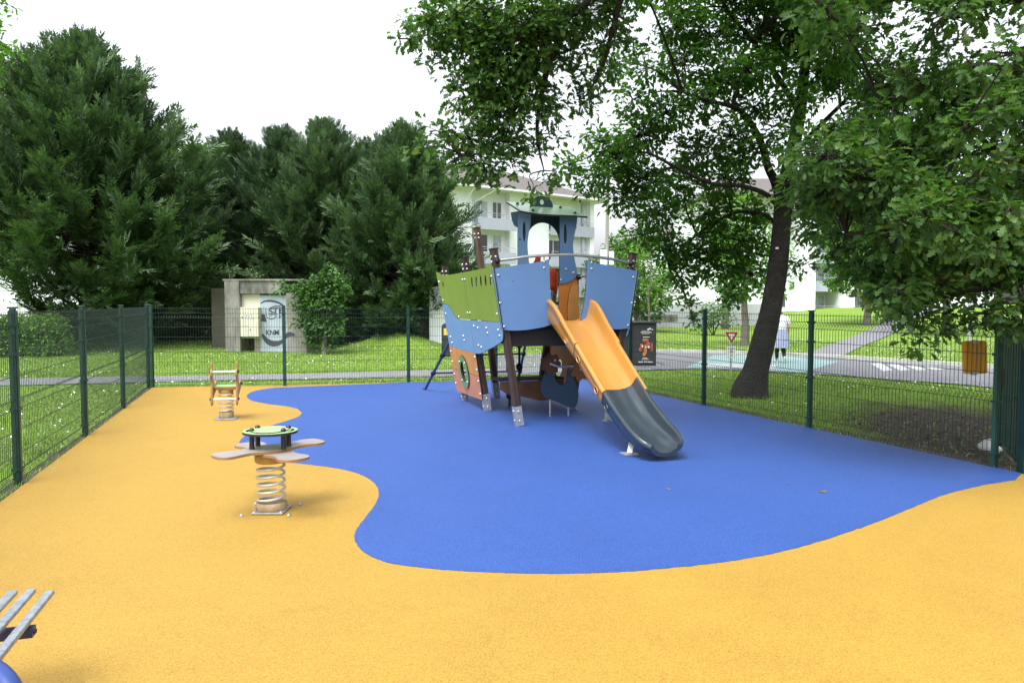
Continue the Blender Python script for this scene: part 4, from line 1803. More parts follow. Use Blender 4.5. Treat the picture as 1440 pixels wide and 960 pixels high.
CG = 'tall conifers behind the back fence'
XL = gz(122, 27.5).x
conifer('conifer_tree', gz(128, 27.5), 11.2, 5.4, 11, 'huge dark green conifer at the left, the tallest and widest of the conifers', 'conifer', 400, .25, shape=2.0, group=CG, plume=1.12, skip=lambda p: p[0] < XL and p[2] < 3.9)
conifer('conifer_tree', gz(-60, 30), 10.5, 4.6, 12, 'dark conifer at the left edge of the photo, beside the tallest conifer', 'conifer', 230, 4.0, shape=2.0, group=CG, plume=1.15, skip=lambda p: p[2] < 4.2)
conifer('conifer_tree', gz(330, 33.5), 9.0, 2.8, 13, 'narrow dark conifer behind the concrete shelter, next to the tallest conifer', 'conifer dark', 180, .5, shape=2.8, group=CG)
conifer('conifer_tree', gz(400, 32.0), 8.9, 2.7, 17, 'dark conifer directly behind the cabinet and graffiti door of the shelter', 'conifer dark', 170, .8, shape=3.0, group=CG)
conifer('conifer_tree', gz(462, 31.0), 9.1, 3.0, 14, 'middle conifer of the row, behind the ivy bush', 'conifer', 230, .3, shape=2.6, group=CG)
conifer('conifer_tree', gz(572, 29.0), 8.3, 2.55, 15, 'full green conifer on the right of the row, beside the white apartment block', 'conifer', 270, .2, shape=2.6, group=CG)
conifer('conifer_tree', gz(520, 34.0), 8.9, 2.9, 16, 'dark conifer half hidden in the gap left of the full green one', 'conifer dark', 180, .3, shape=3.0, group=CG)

# ------------------------------------------------------------------ leaning tree behind the right fence
D0 = 13.6
tpx = [(1054, 556, .40), (1056, 546, .31), (1063, 522, .245), (1073, 480, .215), (1083, 440, .20), (1092, 385, .185), (1098, 330, .178), (1104, 275, .168), (1113, 220, .14), (1124, 160, .115), (1132, 90, .095), (1140, 0, .08), (1146, -110, .055), (1150, -200, .03)]
tp = [P(x, y, D0 + .0025 * (556 - y)) for x, y, r in tpx]
tb = Vector((tp[0].x, tp[0].y, terrain(tp[0].x, tp[0].y)))
tree1 = thing('leaning_tree', tb, 'dark leaning broadleaf tree standing just behind the right fence', 'tree')
tp[0].z = tb.z - .06
mb = trunk_mesh(tp, [r for _, _, r in tpx], 14, .045, 3)
limb_paths = [
    [(1100, 290, .10, 0), (1090, 255, .09, -.1), (1080, 235, .075, -.25), (1070, 200, .065, -.5), (1050, 165, .055, -.7), (1030, 150, .045, -.9), (1000, 143, .035, -1.0), (960, 130, .02, -1.0)],
    [(1101, 300, .055, 0), (1080, 275, .05, -.3), (1045, 262, .04, -.6), (1000, 258, .035, -.8), (950, 235, .03, -1.0), (910, 215, .022, -1.1), (870, 215, .012, -1.2)],
    [(1099, 320, .045, 0), (1070, 300, .04, .3), (1030, 300, .032, .5), (980, 330, .024, .6), (940, 370, .014, .5)],
    [(1113, 222, .06, 0), (1140, 190, .05, .3), (1180, 150, .04, .5), (1220, 110, .03, .6), (1260, 70, .02, .8)],
    [(1106, 262, .05, 0), (1130, 245, .04, -.4), (1170, 225, .03, -.7), (1215, 215, .02, -.9)],
    [(1124, 160, .06, 0), (1095, 110, .05, -.2), (1060, 60, .04, -.4), (1020, 10, .03, -.5), (980, -60, .02, -.6)],
    [(1132, 90, .05, 0), (1160, 40, .04, .4), (1200, -30, .03, .6), (1240, -90, .02, .8)],
]
limb_nodes = [tuple(p) for p in tp[7:]]
for lp in limb_paths:
    a = [P(x, y, D0 + .6 + dd) for x, y, r, dd in lp]
    mb.tube(crom([tuple(p) for p in a], 4), list(np.interp(np.linspace(0, len(lp) - 1, (len(lp) - 1) * 4 + 1), range(len(lp)), [r for _, _, r, _ in lp])), 7, caps=False)
    limb_nodes += [tuple(p) for p in a[2:]]
trk = build(mb, 'trunk', 'bark', tree1, True)
mb = MB()
p = P(1087.5, 350, D0 + .3)
mb.box((-.028, -.01, -.018), (.028, .0, .018), Matrix.Translation(p + Vector((-.0, -.19, 0))))
build(mb, 'tag_plate', 'sign white', trk, True)
rng = np.random.default_rng(5)
specs = []
cl = [  # px, py, depth offset, radius, weight
    (800, 232, -1.4, .30, .9), (835, 250, -1.3, .42, 1), (870, 225, -1.0, .5, 1), (905, 250, -.8, .5, 1), (875, 280, -.8, .42, 1), (850, 200, -1.2, .42, .9), (900, 190, -.6, .55, 1),
    (905, 330, -.2, .34, 1), (925, 300, .1, .5, 1), (940, 350, .3, .45, 1.1), (950, 260, .4, .55, 1), (960, 385, .2, .36, 1.1), (985, 350, .6, .5, 1.1), (1000, 300, .8, .55, 1.1), (1015, 375, .7, .45, 1.1),
    (965, 425, -.1, .22, 1.1), (975, 452, -.15, .16, 1.3), (1030, 415, 1.0, .35, .8), (1045, 340, .9, .5, 1.1), (1060, 300, .8, .45, 1), (1055, 385, .9, .40, 1), (1020, 250, .2, .55, 1), (980, 215, -.4, .55, 1), (1045, 215, -.6, .5, .9),
    (935, 160, -.9, .5, .9), (890, 140, -.9, .42, .7), (980, 140, -.8, .55, .9), (1020, 105, -.7, .55, .9), (960, 90, -.6, .55, .9), (910, 95, -.9, .40, .6), (1060, 150, -.5, .5, .8), (1075, 95, -.3, .55, .9),
    (1000, 50, -.5, .55, 1), (1050, 30, -.3, .6, 1), (955, 35, -.7, .5, .9), (1110, 60, .0, .6, .9), (1150, 100, .3, .6, .9), (1120, 20, .2, .6, .9), (1170, 45, .5, .6, .8), (1200, 100, .5, .6, .8),
    (1135, 330, .2, .30, 1), (1125, 372, .1, .24, 1), (1130, 290, .3, .4, 1), (1150, 255, .4, .5, .9), (1185, 240, -.4, .55, .9), (1160, 205, .2, .5, .8), (1200, 185, .3, .55, .8), (1230, 150, .5, .6, .8), (1215, 255, -.5, .5, .8),
    (1175, 290, .6, .5, .8), (1215, 310, .8, .5, .7), (1105, 190, -.6, .45, .7), (1250, 90, .6, .55, .7), (1120, 140, -.9, .45, .8),
]
for x, y, dd, r, w in cl:
    specs.append((tuple(P(x, y, D0 + .6 + dd)), r, w))
for k in range(13):                                   # filling of the middle crown
    x, y = rng.uniform(840, 1260), rng.uniform(-10, 240)
    if y > 150 and x < 900 or y > 110 and x < 960:
        continue
    specs.append((tuple(P(x, y, D0 + rng.uniform(-.8, 1.8))), rng.uniform(.4, .6), .8))
for k in range(50):                                   # the crown above the frame
    x, y = rng.uniform(880, 1330), rng.uniform(-330, -10)
    specs.append((tuple(P(x, y, D0 + rng.uniform(-1.8, 2.6))), rng.uniform(.5, .8), .6))
leafy_crown(tree1, rng, specs, limb_nodes, 640, 5, .118, 'oval', 'hornbeam', .3)

# ------------------------------------------------------------------ oak: trunk out of frame on the right, boughs over the playground
ob = Vector((9.4, 9.0, terrain(9.4, 9.0)))
oak = thing('oak_tree', ob, 'oak reaching into the photo from the right edge with lobed leaves hanging over the playground', 'tree')
otp = [(ob.x + .05, ob.y, ob.z - .1), (ob.x, ob.y, ob.z + .5), (ob.x - .1, ob.y + .05, 2.2), (ob.x - .3, ob.y + .1, 4.4), (ob.x - .5, ob.y + .3, 6.6), (ob.x - .6, ob.y + .5, 9.2), (ob.x - .7, ob.y + .5, 11.5)]
mb = trunk_mesh(otp, [.46, .34, .30, .26, .20, .12, .05], 14, .05, 9)
onodes = [otp[3], otp[4], otp[5]]
olimbs = [
    # overhead bough to the left, entering the frame from above
    [P(1500, -190, 8.9), P(1330, -200, 8.9), P(1150, -170, 9.0), P(1000, -110, 9.2), P(880, -30, 9.5), P(800, 25, 9.6), P(775, 80, 9.7), P(740, 110, 9.8), P(700, 140, 9.9)],
    [P(1000, -110, 9.2), P(900, -100, 9.0), P(800, -60, 9.0), P(700, -20, 9.2), P(640, 20, 9.4), P(600, 50, 9.5)],
    [P(880, -30, 9.5), P(862, 40, 9.8), P(845, 100, 10.0), P(820, 140, 10.1)],
    [P(775, 80, 9.7), P(762, 130, 9.9), P(755, 190, 10.0), P(765, 240, 10.0)],
    [P(740, 110, 9.8), P(720, 160, 9.8), P(690, 205, 9.7), P(655, 222, 9.6)],
    # right side boughs
    [P(1560, 120, 8.6), P(1460, 110, 8.3), P(1385, 95, 8.2), P(1310, 110, 8.2), P(1240, 150, 8.4), P(1190, 190, 8.6)],
    [P(1580, 260, 8.4), P(1480, 270, 7.8), P(1400, 280, 7.4), P(1320, 300, 7.3), P(1250, 320, 7.4), P(1190, 330, 7.6)],
    [P(1590, 380, 8.4), P(1500, 390, 7.6), P(1420, 400, 7.4), P(1350, 410, 7.4), P(1290, 430, 7.5)],
    [P(1500, -20, 8.6), P(1400, 0, 8.2), P(1330, 20, 8.2), P(1327, -60, 8.2), P(1290, -120, 8.4)],
]
starts = [otp[4], None, None, None, None, otp[3], otp[2], otp[2], otp[4]]
for lp, s in zip(olimbs, starts):
    a = ([Vector(s)] if s else []) + lp
    r0_ = .10 if s else .05
    n = (len(a) - 1) * 4 + 1
    mb.tube(crom([tuple(p) for p in a], 4), [r0_ * (1 - .85 * k / (n - 1)) for k in range(n)], 7, caps=False)
    onodes += [tuple(p) for p in a[1:]]
build(mb, 'trunk', 'bark', oak, True)
specs = []
ov = [  # overhead, left part
    (575, 55, 9.4, .16, 1), (600, 40, 9.4, .3, 1), (640, 25, 9.4, .42, 1), (610, 82, 9.5, .16, .9), (665, 65, 9.5, .42, 1.1), (690, 20, 9.4, .5, 1.1), (640, 110, 9.6, .18, .8), (690, 110, 9.6, .42, 1.1), (720, 70, 9.6, .5, 1.1),
    (655, 140, 9.6, .26, .9), (700, 160, 9.7, .38, 1.1), (745, 40, 9.6, .5, 1.1), (735, 130, 9.8, .42, 1.1), (760, 90, 9.9, .35, .8), (785, 30, 9.7, .42, 1), (800, 70, 10.0, .26, .7), (820, 20, 9.8, .40, .9), (850, 60, 10.0, .28, .6),
    (600, 178, 9.6, .10, 1.2), (596, 205, 9.6, .13, 1.3), (630, 190, 9.6, .20, .9), (660, 195, 9.7, .32, 1.1), (640, 225, 9.7, .26, 1), (680, 230, 9.7, .30, 1.1), (710, 200, 9.8, .32, 1.1), (660, 246, 9.7, .12, .9), (720, 232, 9.8, .18, .8),
    (750, 205, 9.9, .22, .9), (765, 165, 9.9, .26, .7), (775, 150, 9.9, .2, .7), (762, 258, 9.9, .15, 1.0), (748, 272, 9.9, .09, 1.1), (785, 248, 10.0, .12, .8), (815, 140, 10.1, .28, .7), (840, 105, 10.1, .30, .7), (865, 20, 10.0, .35, .8), (890, 60, 10.1, .25, .5),
    (785, 195, 10.0, .16, .6), (700, 285 - 25, 9.8, .10, 1),
]
for x, y, d, r, w in ov:
    specs.append((tuple(P(x, y, d)), r, w))
rg_ = np.random.default_rng(21)
for k in range(150):                                  # dense mass on the right
    x = rg_.uniform(1150, 1500)
    y = rg_.uniform(-40, 470)
    lim = np.interp(x, [1150, 1200, 1240, 1275, 1310, 1345, 1380, 1500], [345, 375, 405, 462, 455, 425, 425, 440])
    if y > lim - 25:
        y = lim - 25 - rg_.uniform(0, 120)
    if ((x - 1275) / 55) ** 2 + ((y - 45) / 60) ** 2 < 1 or ((x - 1405) / 50) ** 2 + ((y - 40) / 40) ** 2 < 1 or ((x - 1165) / 30) ** 2 + ((y - 175) / 35) ** 2 < 1:
        continue
    dens_w = .62 if y < 190 else .95
    specs.append((tuple(P(x, y, rg_.uniform(7.0, 10.2))), rg_.uniform(.20, .42), dens_w))
for x, y, d, r, w in [(1285, 478, 7.4, .09, 1.5), (1292, 495, 7.4, .05, 2.2), (1290, 460, 7.4, .13, 1.4), (1270, 440, 7.4, .18, 1.3), (1320, 452, 7.4, .14, 1.3), (1355, 440, 7.3, .15, 1.3), (1330, 468, 7.3, .06, 1.8), (1388, 440, 7.2, .18, 1.3), (1420, 450, 7.1, .2, 1.3), (1440, 430, 7.0, .25, 1.2),
                      (1300, 300, 6.3, .20, 1.2), (1345, 325, 6.2, .20, 1.2), (1385, 345, 6.1, .16, 1.2), (1270, 310, 6.4, .14, 1.2), (1330, 280, 6.3, .20, 1.1), (1420, 300, 6.0, .16, 1.2), (1415, 225, 6.2, .2, 1), (1425, 75, 5.8, .13, 1.2), (1360, 175, 6.6, .25, .9), (1400, 150, 6.6, .2, .9),
                      (1175, 350, 8.0, .25, 1), (1205, 375, 7.8, .2, 1.1), (1235, 395, 7.7, .2, 1.2), (1255, 415, 7.6, .18, 1.2)]:
    specs.append((tuple(P(x, y, d)), r, w))
for k in range(60):                                   # boughs above the frame, shading the surface
    x, y = rg_.uniform(760, 1750), rg_.uniform(-520, -50)
    specs.append((tuple(P(x, y, rg_.uniform(7.0, 10.5))), rg_.uniform(.5, .8), .55))
for k in range(40):                                   # right of the frame
    specs.append((tuple(P(rg_.uniform(1480, 1900), rg_.uniform(-200, 380), rg_.uniform(6.5, 11))), rg_.uniform(.5, .75), .5))
leafy_crown(oak, np.random.default_rng(6), specs, onodes, 690, 6, .120, 'oak', 'oak', .45, limb_r=.022, jitter=.05)

# ------------------------------------------------------------------ trees and bushes farther away
def small_tree(name, px, d, h, cr, label, m, trunk_r, base_h, seed, dens=55, size=.22, kind='oval', squash=.8, group=None, per=5, bark='bark pale', n=22, offx=0):
    rng = np.random.default_rng(seed)
    b = gz(px, d)
    t = thing(name, b, label, 'tree', group)
    path = [(b.x, b.y, b.z - .1), (b.x + .03, b.y, b.z + base_h * .5), (b.x - .02, b.y, b.z + base_h), (b.x + .1, b.y, b.z + h * .65), (b.x, b.y, b.z + h * .92)]
    mb = trunk_mesh(path, [trunk_r * 1.25, trunk_r, trunk_r * .85, trunk_r * .5, .03], 9, .04, seed)
    specs = []
    for k in range(n):
        a, e = rng.uniform(0, 2 * pi), rng.uniform(-.9, 1)
        q = rng.uniform(.35, .85)
        hh = base_h + (h - base_h) * (.5 + .46 * e)
        rr = cr * q * sqrt(max(.05, 1 - e * e * .8))
        specs.append(((b.x + rr * cos(a) + offx * (1 - e) * .5, b.y + rr * sin(a), b.z + hh), cr * rng.uniform(.28, .42), 1))
    build(mb, 'trunk', bark, t, True)
    leafy_crown(t, rng, specs, path[2:], dens, per, size, kind, m, .12, bark, jitter=.12)
    return t


small_tree('young_tree', 1047, 31, 6.4, 2.0, 'bright green young tree with a straight grey trunk behind the yield sign', 'bright leaf', .15, 1.9, 31, 70, .2)
small_tree('young_tree', 1019, 47, 6.5, 2.1, 'slim dark-trunked tree in front of the low grey wall', 'pale leaf', .2, 1.9, 32, 55, .26)
small_tree('young_tree', 1219, 47, 8.2, 3.2, 'bright green tree with a bare trunk on the lawn in front of the balconies', 'bright leaf', .20, 2.2, 33, 55, .28, n=30)
small_tree('young_tree', 1330, 38, 7.5, 3.0, 'leafy tree beside the climbing path behind the oak leaves', 'bright leaf', .2, 2.2, 34, 55, .26, n=28)
small_tree('round_tree', 895, 44, 5.6, 2.7, 'round green tree behind the right hull of the ship', 'pale leaf', .15, .7, 35, 60, .25, n=28)
small_tree('round_tree', 845, 62, 5.6, 1.9, 'distant green tree beside the lamp pole', 'pale leaf', .2, 1.0, 36, 60, .3, n=20)
small_tree('slim_tree', 912, 33, 5.2, 1.1, 'slim tree with thin pale stems behind the poster container', 'bright leaf', .05, 2.2, 37, 70, .18, n=12)
b = gz(1003, 40)
leafy_bush('bush', [((b.x - .5, b.y, b.z + .8), .8, 1), ((b.x + .4, b.y, b.z + 1.0), .85, 1), ((b.x, b.y - .2, b.z + 1.5), .7, 1)], 'dark green bush in front of the white house', 'bush', 110, 5, .16, 'oval', 'pale leaf', b, seed=41)
# tree whose tip shows in the top left corner
b = Vector((-15.2, 14.0, terrain(-15.2, 14)))
tl_ = thing('broadleaf_tree', b, 'broadleaf tree whose twigs reach into the upper left corner', 'tree')
path = [(b.x, b.y, b.z - .1), (b.x, b.y, 2.0), (b.x + .2, b.y, 4.0), (b.x + .8, b.y, 5.5), (b.x + 2, b.y, 6.4), (b.x + 3.4, b.y, 6.6)]
build(trunk_mesh(path, [.25, .2, .16, .1, .06, .025], 9, .04, 5), 'trunk', 'bark', tl_, True)
specs = [(tuple(P(x, y, 14)), r, w) for x, y, r, w in [(-30, 60, .5, 1), (0, 30, .28, 1), (5, 65, .2, 1.1), (12, 80, .12, 1.3), (-20, 100, .35, 1), (-80, 30, .7, 1), (-60, 110, .6, 1), (4, 5, .2, 1)]]
leafy_crown(tl_, np.random.default_rng(8), specs, path[3:], 380, 5, .12, 'oval', 'bright leaf', .2)

b = gz(262, 28.2)
ub = []
for k in range(26):
    ub.append(((b.x + rng.uniform(-2.6, 1.2), b.y + rng.uniform(-.2, 1.6), b.z + rng.uniform(.2, 1.6)), rng.uniform(.35, .6), 1))
leafy_bush('bush', ub, 'dark understory bush filling the gap between the tallest conifer and the shelter', 'bush', 150, 5, .15, 'oval', 'conifer dark', b, seed=43)
# hedge by the left fence
h0_, h1_ = gz(-50, 22), gz(84, 22.4)
specs = []
rng = np.random.default_rng(77)
for k in range(40):
    u = k / 39
    p = h0_.lerp(h1_, u)
    for z in (.3, .68, 1.0):
        specs.append(((p.x, p.y + rng.normal(0, .12), p.z + z), .36, 1))
t = thing('hedge', h0_.lerp(h1_, .5), 'clipped green hedge behind the left fence under the big conifer', 'hedge')
pts, dirs, own = blobs(rng, specs, 330)
v, f = rosettes(rng, pts, 4, .11, 'oval', .9, .05, dirs)
place('foliage', npmesh('foliage', v, f, 'hedge leaf'), t, True)
mb = MB()
for k in range(14):
    p = h0_.lerp(h1_, (k + .5) / 14)
    mb.tube([p - Vector((0, 0, .1)), p + Vector((.05, 0, .7)), p + Vector((-.05, .05, 1.2))], [.03, .022, .01], 5)
build(mb, 'stem', 'bark', t, True)

# ------------------------------------------------------------------ concrete shelter with graffiti
SD = 24.6
s0 = P(318, 498, SD)
sz0 = terrain(s0.x, SD)
pxm = SD / F * 1.0


def SX(px):
    return (px - 318) * pxm


def SZ(py):
    return (498 - py) * pxm


t = thing('shelter', (s0.x, SD, sz0), 'weathered concrete shelter with grey-blue graffiti door behind the back fence', 'shelter')


def sbox(name, x0, x1, z0, z1, y0, y1, m, parent=None, bev=0):
    mb = MB()
    mb.box((x0, y0, z0), (x1, y1, z1), None, 0, bev)
    return build(mb, name, m, parent or t)


sbox('pillar', 0, SX(339), -.1, SZ(397.5), -.05, 1.6, 'stained concrete', None, .015)
lin = sbox('lintel', SX(339) + .002, SX(401), SZ(417), SZ(399), 0, 1.6, 'stained concrete', None, .012)
sbox('roof_slab', -.05, SX(428), SZ(399) + .004, SZ(396.5) + .0, -.06, 2.6, 'stained concrete', lin)
sbox('back_wall', SX(339) + .003, SX(365) - .004, SZ(480), SZ(417) - .004, .16, .5, 'cream')
sbox('back_wall', SX(356), SX(365) - .004, -.1, SZ(480) - .004, .16, .5, 'concrete')
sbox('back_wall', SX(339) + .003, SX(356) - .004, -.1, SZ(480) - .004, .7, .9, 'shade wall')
dr = sbox('door', SX(365), SX(404), -.1, SZ(419), .12, .5, 'door grey blue')
# right side wall, sloping down
mb = MB()
mb.prism([(SX(404) + .004, -.1), (SX(433), -.1), (SX(424), SZ(435)), (SX(415), SZ(416)), (SX(404) + .004, SZ(416))], [], lambda u, v, w: Vector((u, .25 - w, v)), .28, 0, 0)
build(mb, 'side_wall', 'concrete', t)
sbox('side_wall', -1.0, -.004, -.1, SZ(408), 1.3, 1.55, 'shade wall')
# door boards seams
mb = MB()
for k in range(1, 7):
    x = SX(365) + (SX(404) - SX(365)) * k / 7
    mb.box((x - .006, .1172, 0), (x + .006, .1197, SZ(420)))
build(mb, 'board_joint', 'parapet', dr)


def brush(mb, pts, w, y=.1150, taper=.5, mi=0):
    """flat painted stroke in the wall plane, pts in photo pixels"""
    q = crom([(SX(a), SZ(b)) for a, b in pts], 6)
    n = len(q)
    vs = []
    for i, (x, z) in enumerate(q):
        a, b = q[max(0, i - 1)], q[min(n - 1, i + 1)]
        dx, dz = b[0] - a[0], b[1] - a[1]
        l = hypot(dx, dz) or 1
        ww = w * (taper + (1 - taper) * sin(pi * min(1, max(0, i / (n - 1)))))
        vs += [Vector((x - dz / l * ww, y, z + dx / l * ww)), Vector((x + dz / l * ww, y, z - dx / l * ww))]
    mb.add(vs, [(2 * i, 2 * i + 1, 2 * i + 3, 2 * i + 2) for i in range(n - 1)], mi)


mb = MB()
brush(mb, [(366, 431), (372, 427.5), (381, 427), (390, 429), (397, 433), (400, 438)], .035)
brush(mb, [(368, 474), (373, 482), (381, 487), (391, 486.5), (398, 482)], .10, taper=.3)
brush(mb, [(373, 437), (374, 448), (378, 452), (384, 452), (388, 448), (384, 446), (378, 449)], .014)
brush(mb, [(391, 434), (394, 440), (392, 451), (397, 446), (403, 444)], .014)
brush(mb, [(388, 434), (380, 437), (379, 441), (386, 444), (390, 446)], .02)
brush(mb, [(383, 435), (391, 434.5), (398, 433)], .016)
brush(mb, [(396, 470), (397, 464), (400, 460), (404, 455)], .01)
mb.add([Vector((SX(a), .1145, SZ(b))) for a, b in ((367, 446), (372, 446), (374.5, 457), (367, 455.5))], [(0, 3, 2, 1)])
text_mb(mb, 'STE', .30, lambda u, v: Vector((SX(377) + u * 1.05, .1130, SZ(446) + v + .08 * u)), 0, .004)
text_mb(mb, 'KNM', .245, lambda u, v: Vector((SX(372.4) + u * .86, .1135, SZ(475) + v)), 0, .006)
build(mb, 'graffiti', 'graffiti', dr)
mb = MB()
brush(mb, [(398.5, 484), (402, 478), (407, 474), (412, 474), (416, 475.5)], .075, y=-.036, taper=.35)
build(mb, 'graffiti', 'graffiti', t)
# meter cabinet on the wall
cbx = sbox('meter_cabinet', SX(341), SX(366.5), SZ(477), SZ(436), -.16, .155, 'cream', None, .012)
mb = MB()
for a, b in (((343, 462), (352, 462)), ((352, 462), (352, 476)), ((346, 439), (346, 460)), ((347, 452.5), (361, 452.5)), ((347, 446), (349, 451)), ((349, 451), (351, 446)), ((351, 446), (353, 451)), ((353, 451), (355, 446)), ((357, 445), (357, 451)), ((357, 451), (361, 451))):
    brush(mb, [a, ((a[0] + b[0]) / 2, (a[1] + b[1]) / 2), b], .011, y=-.1625, taper=1)
build(mb, 'cabinet_marking', 'grey wall', cbx)
mb = MB()
for a, b in ((344, 450), (355, 467)):
    mb.dome((SX(a), -.162, SZ(b)), (0, -1, 0), .022)
build(mb, 'cabinet_lock', 'black plastic', cbx)

# ivy-grown bush against the shelter
b = Vector((P(459, 495, 24.2).x, 24.2, terrain(P(459, 495, 24.2).x, 24.2)))
iv = []
for x, y, r, w in [(420, 405, .28, 1), (435, 412, .4, 1), (400, 402, .18, 1), (388, 408, .14, 1), (450, 400, .42, 1), (465, 392, .40, 1), (480, 405, .36, 1), (440, 430, .42, 1), (460, 425, .5, 1), (475, 430, .3, .8), (435, 455, .35, 1), (455, 455, .45, 1), (468, 465, .35, 1), (445, 478, .35, 1), (462, 482, .25, 1), (428, 440, .25, 1), (460, 380, .22, 1), (418, 425, .2, 1), (414, 455, .12, 1), (470, 448, .3, 1)]:
    iv.append((tuple(P(x, y, 24.15)), r, w))
leafy_bush('ivy_bush', iv, 'ivy-grown bush climbing over the right end of the concrete shelter', 'bush', 800, 5, .14, 'oval', 'ivy leaf', b, False, 51)
mb = trunk_mesh([(b.x, b.y - .25, b.z - .1), (b.x - .02, b.y - .22, b.z + .3), (b.x + .02, b.y - .15, b.z + .75), (b.x - .1, b.y, b.z + 1.5), (b.x, b.y, b.z + 2.2)], [.10, .085, .08, .06, .03], 8, .05, 4)
build(mb, 'trunk', 'bark pale', SC.objects['ivy_bush'], True)
for k, (px, py0, py1) in enumerate(((324, 397, 372), (361, 397, 378))):
    bb = P(px, py0, 24.9)
    rngp = np.random.default_rng(60 + k)
    tt_ = thing('weed_plant', bb, ['thin weed growing on the corner of the shelter roof', 'thin weed growing above the meter cabinet on the shelter roof'][k], 'weed', 'weeds on the shelter roof')
    mb = MB()
    pts_ = []
    for q in range(4):
        e = P(px + rngp.normal(0, 5), py1 + rngp.uniform(-4, 8), 24.9)
        mb.tube([bb, bb.lerp(e, .5) + Vector((.03, 0, 0)), e], .008, 3)
        pts_ += [bb.lerp(e, s) for s in (.3, .5, .7, .85, 1)]
    build(mb, 'stem', 'bark pale', tt_, True)
    v, f = rosettes(rngp, np.array([tuple(p) for p in pts_]), 3, .10, 'oval')
    place('foliage', npmesh('foliage', v, f, 'ivy leaf'), tt_, True)
# ------------------------------------------------------------------ buildings
def bx(mb, x0, x1, y0, y1, z0, z1, mi=0):
    mb.box((x0, y0, z0), (x1, y1, z1), None, mi)


def window(parent, x, y, z, w, h, gl='glass', mull=1, blind=0):
    """framed window standing proud of a wall that faces -y"""
    mb = MB()
    f = .07
    bx(mb, x, x + w, y - .06, y - .003, z, z + f)
    bx(mb, x, x + w, y - .06, y - .003, z + h - f, z + h)
    bx(mb, x, x + f, y - .06, y - .003, z + f + .001, z + h - f - .001)
    bx(mb, x + w - f, x + w, y - .06, y - .003, z + f + .001, z + h - f - .001)
    for k in range(1, mull + 1):
        c = x + w * k / (mull + 1)
        bx(mb, c - f / 2, c + f / 2, y - .06, y - .003, z + f + .001, z + h - f - .001)
    fr = build(mb, 'window', 'frame white', parent)
    mb = MB()
    bx(mb, x + f, x + w - f, y - .035, y - .02, z + f, z + h - f)
    build(mb, 'pane', gl, fr)
    return fr


def rail(parent, x0, x1, y, z0, z1):
    mb = MB()
    mb.tube([(x0, y, z1), (x1, y, z1)], .025, 6)
    mb.tube([(x0, y, (z0 + z1) / 2), (x1, y, (z0 + z1) / 2)], .012, 5)
    n = max(2, int((x1 - x0) / .9))
    for k in range(n + 1):
        x = x0 + (x1 - x0) * k / n
        mb.tube([(x, y, z0), (x, y, z1)], .014, 5)
    return build(mb, 'railing', 'pole grey', parent)


# block A: four storeys, balconies, tiled hip roof
A0 = Vector((-3.6, 57, terrain(-3.6, 57)))
bA = thing('apartment_block', A0, 'white apartment block with balconies and brown tiled roof behind the ship', 'building', rz=atan2(.584, .81))
FL = [-.3, 2.35, 4.95, 7.6]
TOP = 10.55
mb = MB()
bx(mb, -9, .55, 0, 11, -.4, TOP)
bx(mb, 4.2, 8.3, 0, 11, -.4, TOP)
bx(mb, .55, 4.2, .6, 11, -.4, TOP)
bx(mb, 8.3, 13.4, .6, 11, -.4, TOP)
bx(mb, 12.95, 13.4, -.02, .598, -.4, TOP)
build(mb, 'wall', 'white wall', bA)
for z in FL[1:]:
    mb = MB()
    bx(mb, .552, 4.198, -.9, .598, z - .14, z)
    mb2 = MB()
    bx(mb2, .552, 4.198, -.98, -.90, z - .30, z + .62)
    s = build(mb, 'balcony', 'cream wall', bA)
    build(mb2, 'parapet', 'parapet', s)
    rail(s, .6, 4.15, -.94, z + .621, z + .98)
    mb = MB()
    bx(mb, 8.302, 12.948, -.2, .598, z - .14, z)
    mb2 = MB()
    bx(mb2, 8.302, 13.2, -.30, -.21, z - .30, z + .62)
    s = build(mb, 'balcony', 'cream wall', bA)
    build(mb2, 'parapet', 'parapet', s)
    rail(s, 8.4, 13.1, -.25, z + .621, z + .98)
mb = MB()
for x in (12.0,):
    bx(mb, x, x + .22, -.05, .17, -.3, TOP - .2)
build(mb, 'column', 'parapet', bA)
for i, z in enumerate(FL):
    window(bA, 1.0, .6, z + .05, 1.45, 2.1, 'curtain glass' if i == 3 else 'glass', 1)
    window(bA, 2.85, .6, z + .05, .95, 2.1, 'curtain glass' if i == 2 else 'glass', 0 if i == 2 else 1)
    window(bA, 8.45, .6, z + .25, 1.5, 1.8, 'glass', 1)
    window(bA, 10.6, .6, z + .05, .9, 2.1, 'curtain glass', 0)
    window(bA, -2.6, 0, z + .9, 1.3, 1.3, 'glass', 1)
mb = MB()
bx(mb, 5.6, 5.95, -.05, -.003, 8.9, 9.35)
build(mb, 'vent', 'grey wall', bA)
# hip roof
ov = .75
x0, x1, y0, y1, ze = -9.8, 14.3, -1.1, 12, TOP
rz_, rx = 13.35, 7.4
mb = MB()
vs = [(x0, y0, ze), (x1, y0, ze), (x1, y1, ze), (x0, y1, ze), (x0 + 5, 5.4, rz_), (rx, 5.4, rz_)]
mb.add(vs, [(0, 1, 5, 4), (1, 2, 5), (2, 3, 4, 5), (3, 0, 4), (0, 3, 2, 1)])
rf = build(mb, 'roof', 'tiles', bA)
mb = MB()
bx(mb, x0 - .1, x1 + .1, y0 - .12, y0 - .003, ze - .10, ze + .06)
bx(mb, x1 + .003, x1 + .12, y0, y1, ze - .10, ze + .06)
build(mb, 'gutter', 'gutter', rf)
mb = MB()
bx(mb, x0 + .02, x1 - .02, y0 + .02, y1 - .02, ze - .06, ze - .004)
build(mb, 'soffit', 'cream wall', rf)
mb = MB()
